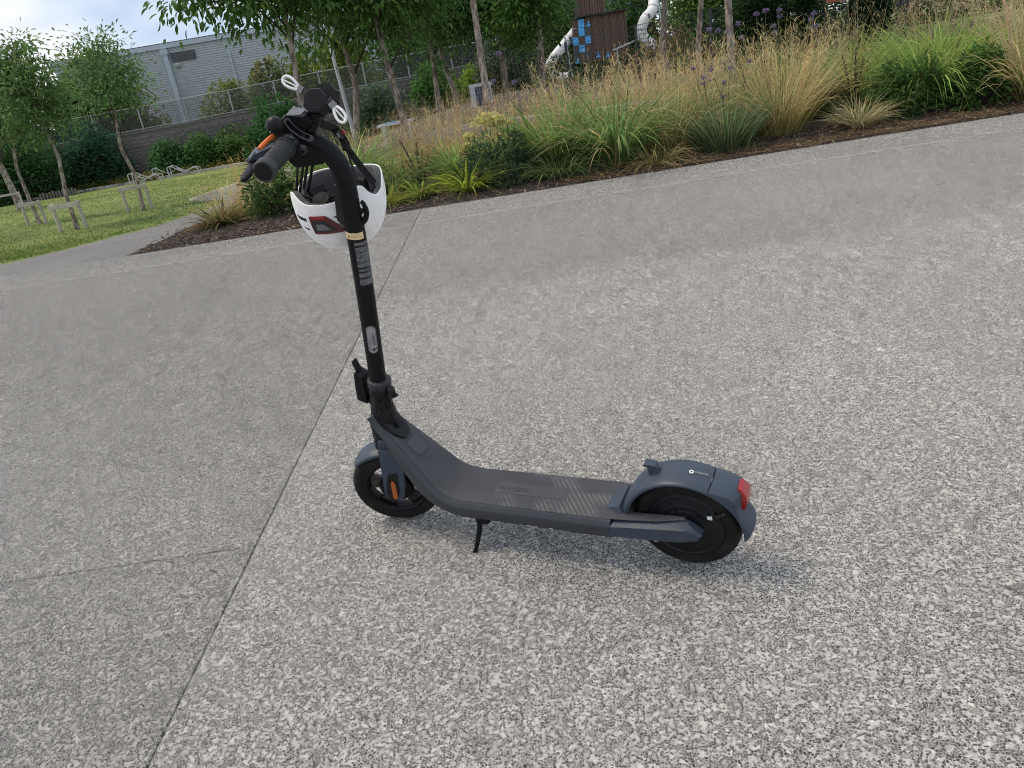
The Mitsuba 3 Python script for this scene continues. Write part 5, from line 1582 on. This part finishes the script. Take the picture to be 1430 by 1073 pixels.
# ---- building behind
bd_ = thing('warehouse', 'large grey corrugated metal clad building behind the fence', 'building')
X0, X1, YB, ZT = -30.76, 12.0, 60.0, 6.1
part(bd_, 'core', box((X0 + X1) / 2, YB + 6.1, ZT / 2 - 1.1, X1 - X0 - .1, 12, ZT + 1.6), 'm_clad_dark')
pr_, k_ = [], 0
zz = -1.0
while zz < ZT - .3:
    pr_ += [(YB - .0, zz), (YB - .0, zz + .055), (YB - .034, zz + .085), (YB - .034, zz + .13)]
    zz += .16
S = np.array([[(x, y, z) for y, z in pr_] for x in (X0, X1)])
part(bd_, 'cladding', loft(S, closed=False), 'm_clad', False)
Sx = np.array([[(X0, YB + (y_ - YB) , z) for y_, z in pr_]])
part(bd_, 'end_cladding', box(X0 - .0, YB + 6.0, ZT / 2 - 1.1, .12, 12.0, ZT + 1.5), 'm_clad', False)
part(bd_, 'roof_trim', box((X0 + X1) / 2, YB - .06, ZT - .12, X1 - X0 + .3, .24, .30), 'm_trim', False)
part(bd_, 'roof', box((X0 + X1) / 2, YB + 6, ZT + .05, X1 - X0 + .2, 12.3, .08), 'm_clad_dark', False)
dp = part(bd_, 'drain_pipe', box(-22.7, YB - .17, 2.6, .30, .20, 6.0), 'm_trim', False)
part(dp, 'hopper', box(-22.7, YB - .20, 5.6, .50, .26, .35), 'm_trim', False)
part(bd_, 'drain_pipe', box(-18.2, YB - .13, 2.2, .10, .12, 5.6), 'm_blue_pipe' if False else 'm_trim', False)
vt = part(bd_, 'vent', box(-21.5, YB - .075, 5.18, 1.75, .10, .62), 'm_clad_dark', False)
for q in range(6):
    part(vt, 'louvre', box(-21.5, YB - .135, 4.95 + q * .09, 1.7, .03, .05), 'm_clad_dark', False)
part(bd_, 'wall_lamp', hull([(-22.2, YB - .06, 4.78), (-21.9, YB - .06, 4.78), (-22.2, YB - .34, 4.70), (-21.9, YB - .34, 4.70), (-22.2, YB - .06, 4.45), (-21.9, YB - .06, 4.45), (-22.2, YB - .30, 4.58), (-21.9, YB - .30, 4.58)]), 'm_ltgrey', False)
wd = part(bd_, 'window', box(-13.2, YB - .07, 3.35, .95, .08, .55), 'm_navy', False)
part(wd, 'frame', cat(box(-13.2, YB - .12, 3.65, 1.05, .06, .06), box(-13.2, YB - .12, 3.05, 1.05, .06, .06), box(-13.2, YB - .121, 3.35, .06, .06, .54)), 'm_ltgrey', False)

# lamp column and the sign and bench among the grasses
lp_ = thing('grey_pole', 'slim grey metal pole left of the second bed tree trunk', 'pole')
part(lp_, 'shaft', tube([(-3.55, 20, tz(-3.55, 20) - .1), (-3.72, 20, 2.6)], [.05, .04], 12), 'm_ltgrey', 40)
part(lp_, 'cap', tube([(-3.72, 20, 2.6), (-3.722, 20, 2.64)], [.05, .03], 12), 'm_ltgrey', 40)
sg_ = thing('blue_sign', 'pale framed sign board with a dark blue panel behind the nearest tree trunk', 'sign')
z = tz(-.5, 30) - .1
part(sg_, 'post', box(-.80, 30, .12, .20, .16, 1.05), 'm_ltgrey')
part(sg_, 'post', box(-.16, 30, .12, .10, .16, 1.05), 'm_ltgrey')
part(sg_, 'board', box(-.44, 29.93, .17, .54, .04, .70), 'm_navy')
part(sg_, 'top_bar', box(-.48, 30.0, .60, .86, .14, .10), 'm_ltgrey')
bn = thing('white_bench', 'low white bench with a blue strip half hidden in the golden grass', 'bench')
xb, yb_ = -1.72, 13.6
part(bn, 'seat', bar((xb - .30, yb_, .50), (xb + .30, yb_, .52), .38, .035), 'm_slide')
part(bn, 'blue_strip', bar((xb - .16, yb_ - .02, .528), (xb + .02, yb_ - .02, .534), .2, .02), 'm_blue')
part(bn, 'leg', box(xb - .2, yb_, .22, .05, .3, .56), 'm_slide')
part(bn, 'leg', box(xb + .2, yb_, .22, .05, .3, .56), 'm_slide')

# ---- playground
tw_ = thing('play_tower', 'brown timber slatted play tower with a blue checkered side', 'play tower')
YT = 48.0
for (x0, x1, z0, z1, y) in ((5.72, 7.95, .5, 2.93, YT), (5.25, 6.85, 3.0, 5.4, YT - .3)):
    part(tw_, 'block_core', box((x0 + x1) / 2, y + 1.0, (z0 + z1) / 2, x1 - x0 - .04, 1.9, z1 - z0 - .02), 'm_post')
    x = x0
    while x < x1 - .05:
        w = .142
        part(tw_, 'slat', box(x + w / 2, y, (z0 + z1) / 2, w - .022, .05, z1 - z0), 'm_slat')
        x += w
part(tw_, 'roof_slab', box(6.65, YT + .8, 2.965, 3.0, 2.2, .06), 'm_post')
pc_ = [['d', 'b', 'd', 'd'], ['d', 'b', 'd', 's'], ['b', 'd', 'b', 's'], ['d', 'b', 'd', 'd']]
for r_ in range(5):
    for c_i in range(3):
        kx, kz = 4.78 + c_i * .35 + .03 * (4 - r_), 2.62 - r_ * .44
        pat = ['.b.', '.bd', 'b.b', 'db.', 'd.d'][r_][c_i]
        part(tw_, 'checker_panel', box(kx + .16, YT - .06 - (.02 if pat == 'b' else 0), kz, .33, .04, .42), {'b': 'm_blue', 'd': 'm_panel_dark', '.': 'm_slat'}[pat])
for x, z in ((6.77, 3.05), (5.82, 2.55), (6.2, .86), (6.75, .78), (5.0, .7)):
    part(tw_, 'blue_bracket', cat(box(x, YT - .10, z, .09, .03, .26), box(x - .02, YT - .10, z - .10, .24, .028, .09)), 'm_blue')


def slide(label, P, r, seed):
    key = thing('tube_slide', label, 'slide')
    P = smooth_path(P, 60)
    part(key, 'tube', tube(P, r, 24), 'm_slide', 50)
    for q in range(6, 60, 9):
        t = unit(P[min(q + 1, 59)] - P[q - 1])
        part(key, 'joint_ring', tube([P[q] - t * .03, P[q] + t * .03], [r * 1.09, r * 1.09], 24), 'm_trim', 40)
    for q in (15, 32):
        t = unit(P[q + 1] - P[q - 1])
        side = unit(np.cross(t, [0, 0, 1.0]))
        c = P[q] + np.array([0, -1, 0]) * r * .98
        part(key, 'window', hull([c + side * a * .15 + unit(np.cross(side, [0, 1, 0])) * b * .13 + np.array([0, d_, 0]) for a, b in ((-1, -.6), (-1, .6), (1, -.6), (1, .6), (0, 1), (0, -1)) for d_ in (-.03, .05)]), 'm_post', 30)
    m = P[30]
    part(key, 'prop', tube([(m[0] + .55, m[1], m[2] + .9), (m[0] + .75, m[1], tz(m[0], m[1]))], .05, 10), 'm_trim', 40)


slide('lower white tube slide curving down beside the dark post', [(5.4, 49.2, 2.5), (4.75, 48.6, 1.98), (4.17, 48.2, 1.51), (3.60, 48, 1.02), (3.34, 48, .62), (3.55, 47.9, .18), (4.0, 47.8, -.02), (4.35, 47.7, -.05)], .27, 1)
slide('upper white tube slide with a window, half hidden by a tree trunk', [(9.9, 49.5, 4.2), (9.75, 48.8, 3.2), (9.55, 48.3, 2.72), (8.98, 48, 2.22), (8.78, 48, 1.68), (9.03, 47.9, 1.14), (9.5, 47.8, .82)], .30, 2)
pf = thing('playground_fence', 'dark green welded mesh fence in front of the playground', 'fence')
for x in (3.67, 7.04, 10.6, 14.2, 18.0, 22):
    zt = 1.62 + (x - 3.6) * .06
    part(pf, 'post', box(x, 40, zt / 2 - .2, .12, .09, zt + .5), 'm_post')
for q in range(9):
    z0 = .0 + q * .215
    part(pf, 'wire', bar((3.6, 40 - .01, z0), (22, 40 - .01, z0 + .9), .018, .022), 'm_mesh')
part(pf, 'upright_wires', cat([bar((x, 40.02, -.2 + (x - 3.6) * .049), (x, 40.02, 1.76 + (x - 3.6) * .049), .010, .010, up=(1, 0, 0)) for x in np.arange(3.7, 22, .10)]), 'm_mesh', kind='stuff')
rl_ = thing('pale_rail', 'pale handrail low behind the mesh fence between the two slides', 'rail')
part(rl_, 'bar', bar((6.2, 42, .98), (7.6, 42, 1.32), .05, .08), 'm_ltgrey')
part(rl_, 'leg', box(6.4, 42, .4, .05, .05, 1.2), 'm_ltgrey')
part(rl_, 'leg', box(7.4, 42, .5, .05, .05, 1.55), 'm_ltgrey')
for lab, x, y, w, h in (('dark square post right of the ivy hedge', 7.98, 20.0, .07, 2.6), ('thick dark post at the right beyond the bright green grass', 9.85, 20.0, .20, 3.4)):
    k = thing('dark_post', lab, 'post')
    part(k, 'shaft', box(x, y, h / 2 - .2, w, w, h, bev=.01), 'm_post')
    part(k, 'post_cap', box(x, y, h - .19, w + .02, w + .02, .02), 'm_post')
rb = thing('red_wall', 'red and pink painted play wall behind the dark post at the top right', 'wall')
part(rb, 'panel', box(10.85, 26.0, 1.95, 1.15, .1, 1.2), 'm_pink')
part(rb, 'orange_band', box(10.85, 25.94, 1.42, 1.15, .03, .14), 'm_rust')
for x in (10.5, 10.85, 11.2):
    part(rb, 'upright', box(x, 25.93, 2.0, .05, .04, 1.1), 'm_post')
shrub('ivy_hedge', 'tall dark ivy covered hedge at the top right of centre', 'hedge', 6.75, 19.6, 1.12, .5, 2.9, 15000, .10, (.028, .060, .022), 181, z0=-.2, width=.7, clumps=60, gap=.24, col2=(.07, .14, .03), f2=.15)
shrub('ivy_hedge', 'narrow dark ivy hedge right of the red painted wall', 'hedge', 9.05, 19.8, .50, .4, 2.8, 8000, .10, (.024, .050, .024), 182, z0=-.2, width=.7, clumps=40, gap=.24)
shrub('playground_shrub', 'brownish shrub before the mesh fence between the two slides', 'shrub', 6.3, 30.0, 2.0, .6, 1.2, 1500, .12, (.085, .075, .05), 183, width=.45, clumps=40, z0=-.2)
shrub('playground_shrub', 'dark low shrub under the checkered tower', 'shrub', 4.3, 30.0, 1.2, .6, 1.0, 1000, .12, (.06, .06, .04), 184, width=.45, clumps=30, z0=-.2)
shrub('playground_shrub', 'dark green shrub under the upper slide', 'shrub', 6.1, 26.0, .7, .5, 1.1, 900, .11, (.04, .06, .03), 185, width=.45, clumps=30, z0=-.2)
shrub('playground_shrub', 'reddish shrub left of the ivy hedge', 'shrub', 5.55, 27.0, 1.2, .6, 1.7, 1300, .12, (.15, .085, .06), 186, width=.45, clumps=36, z0=-.2, col2=(.07, .11, .04), f2=.5)
shrub('playground_shrub', 'dark shrub under the trees left of the lower slide', 'shrub', 1.6, 24.0, 1.7, .6, 1.2, 1400, .12, (.05, .07, .04), 187, width=.45, clumps=36, z0=-.25)
shrub('playground_shrub', 'pale brown shrub between the dark post and the narrow ivy hedge', 'shrub', 8.45, 20.5, .6, .4, 1.05, 1200, .08, (.20, .17, .09), 188, width=.45, clumps=30, z0=-.1)
shrub('playground_shrub', 'pale brown shrub behind the bright green grass at the right', 'shrub', 10.2, 19.0, 1.2, .5, 1.3, 1500, .09, (.20, .16, .09), 189, width=.45, clumps=34, z0=-.1, col2=(.08, .11, .04), f2=.4)
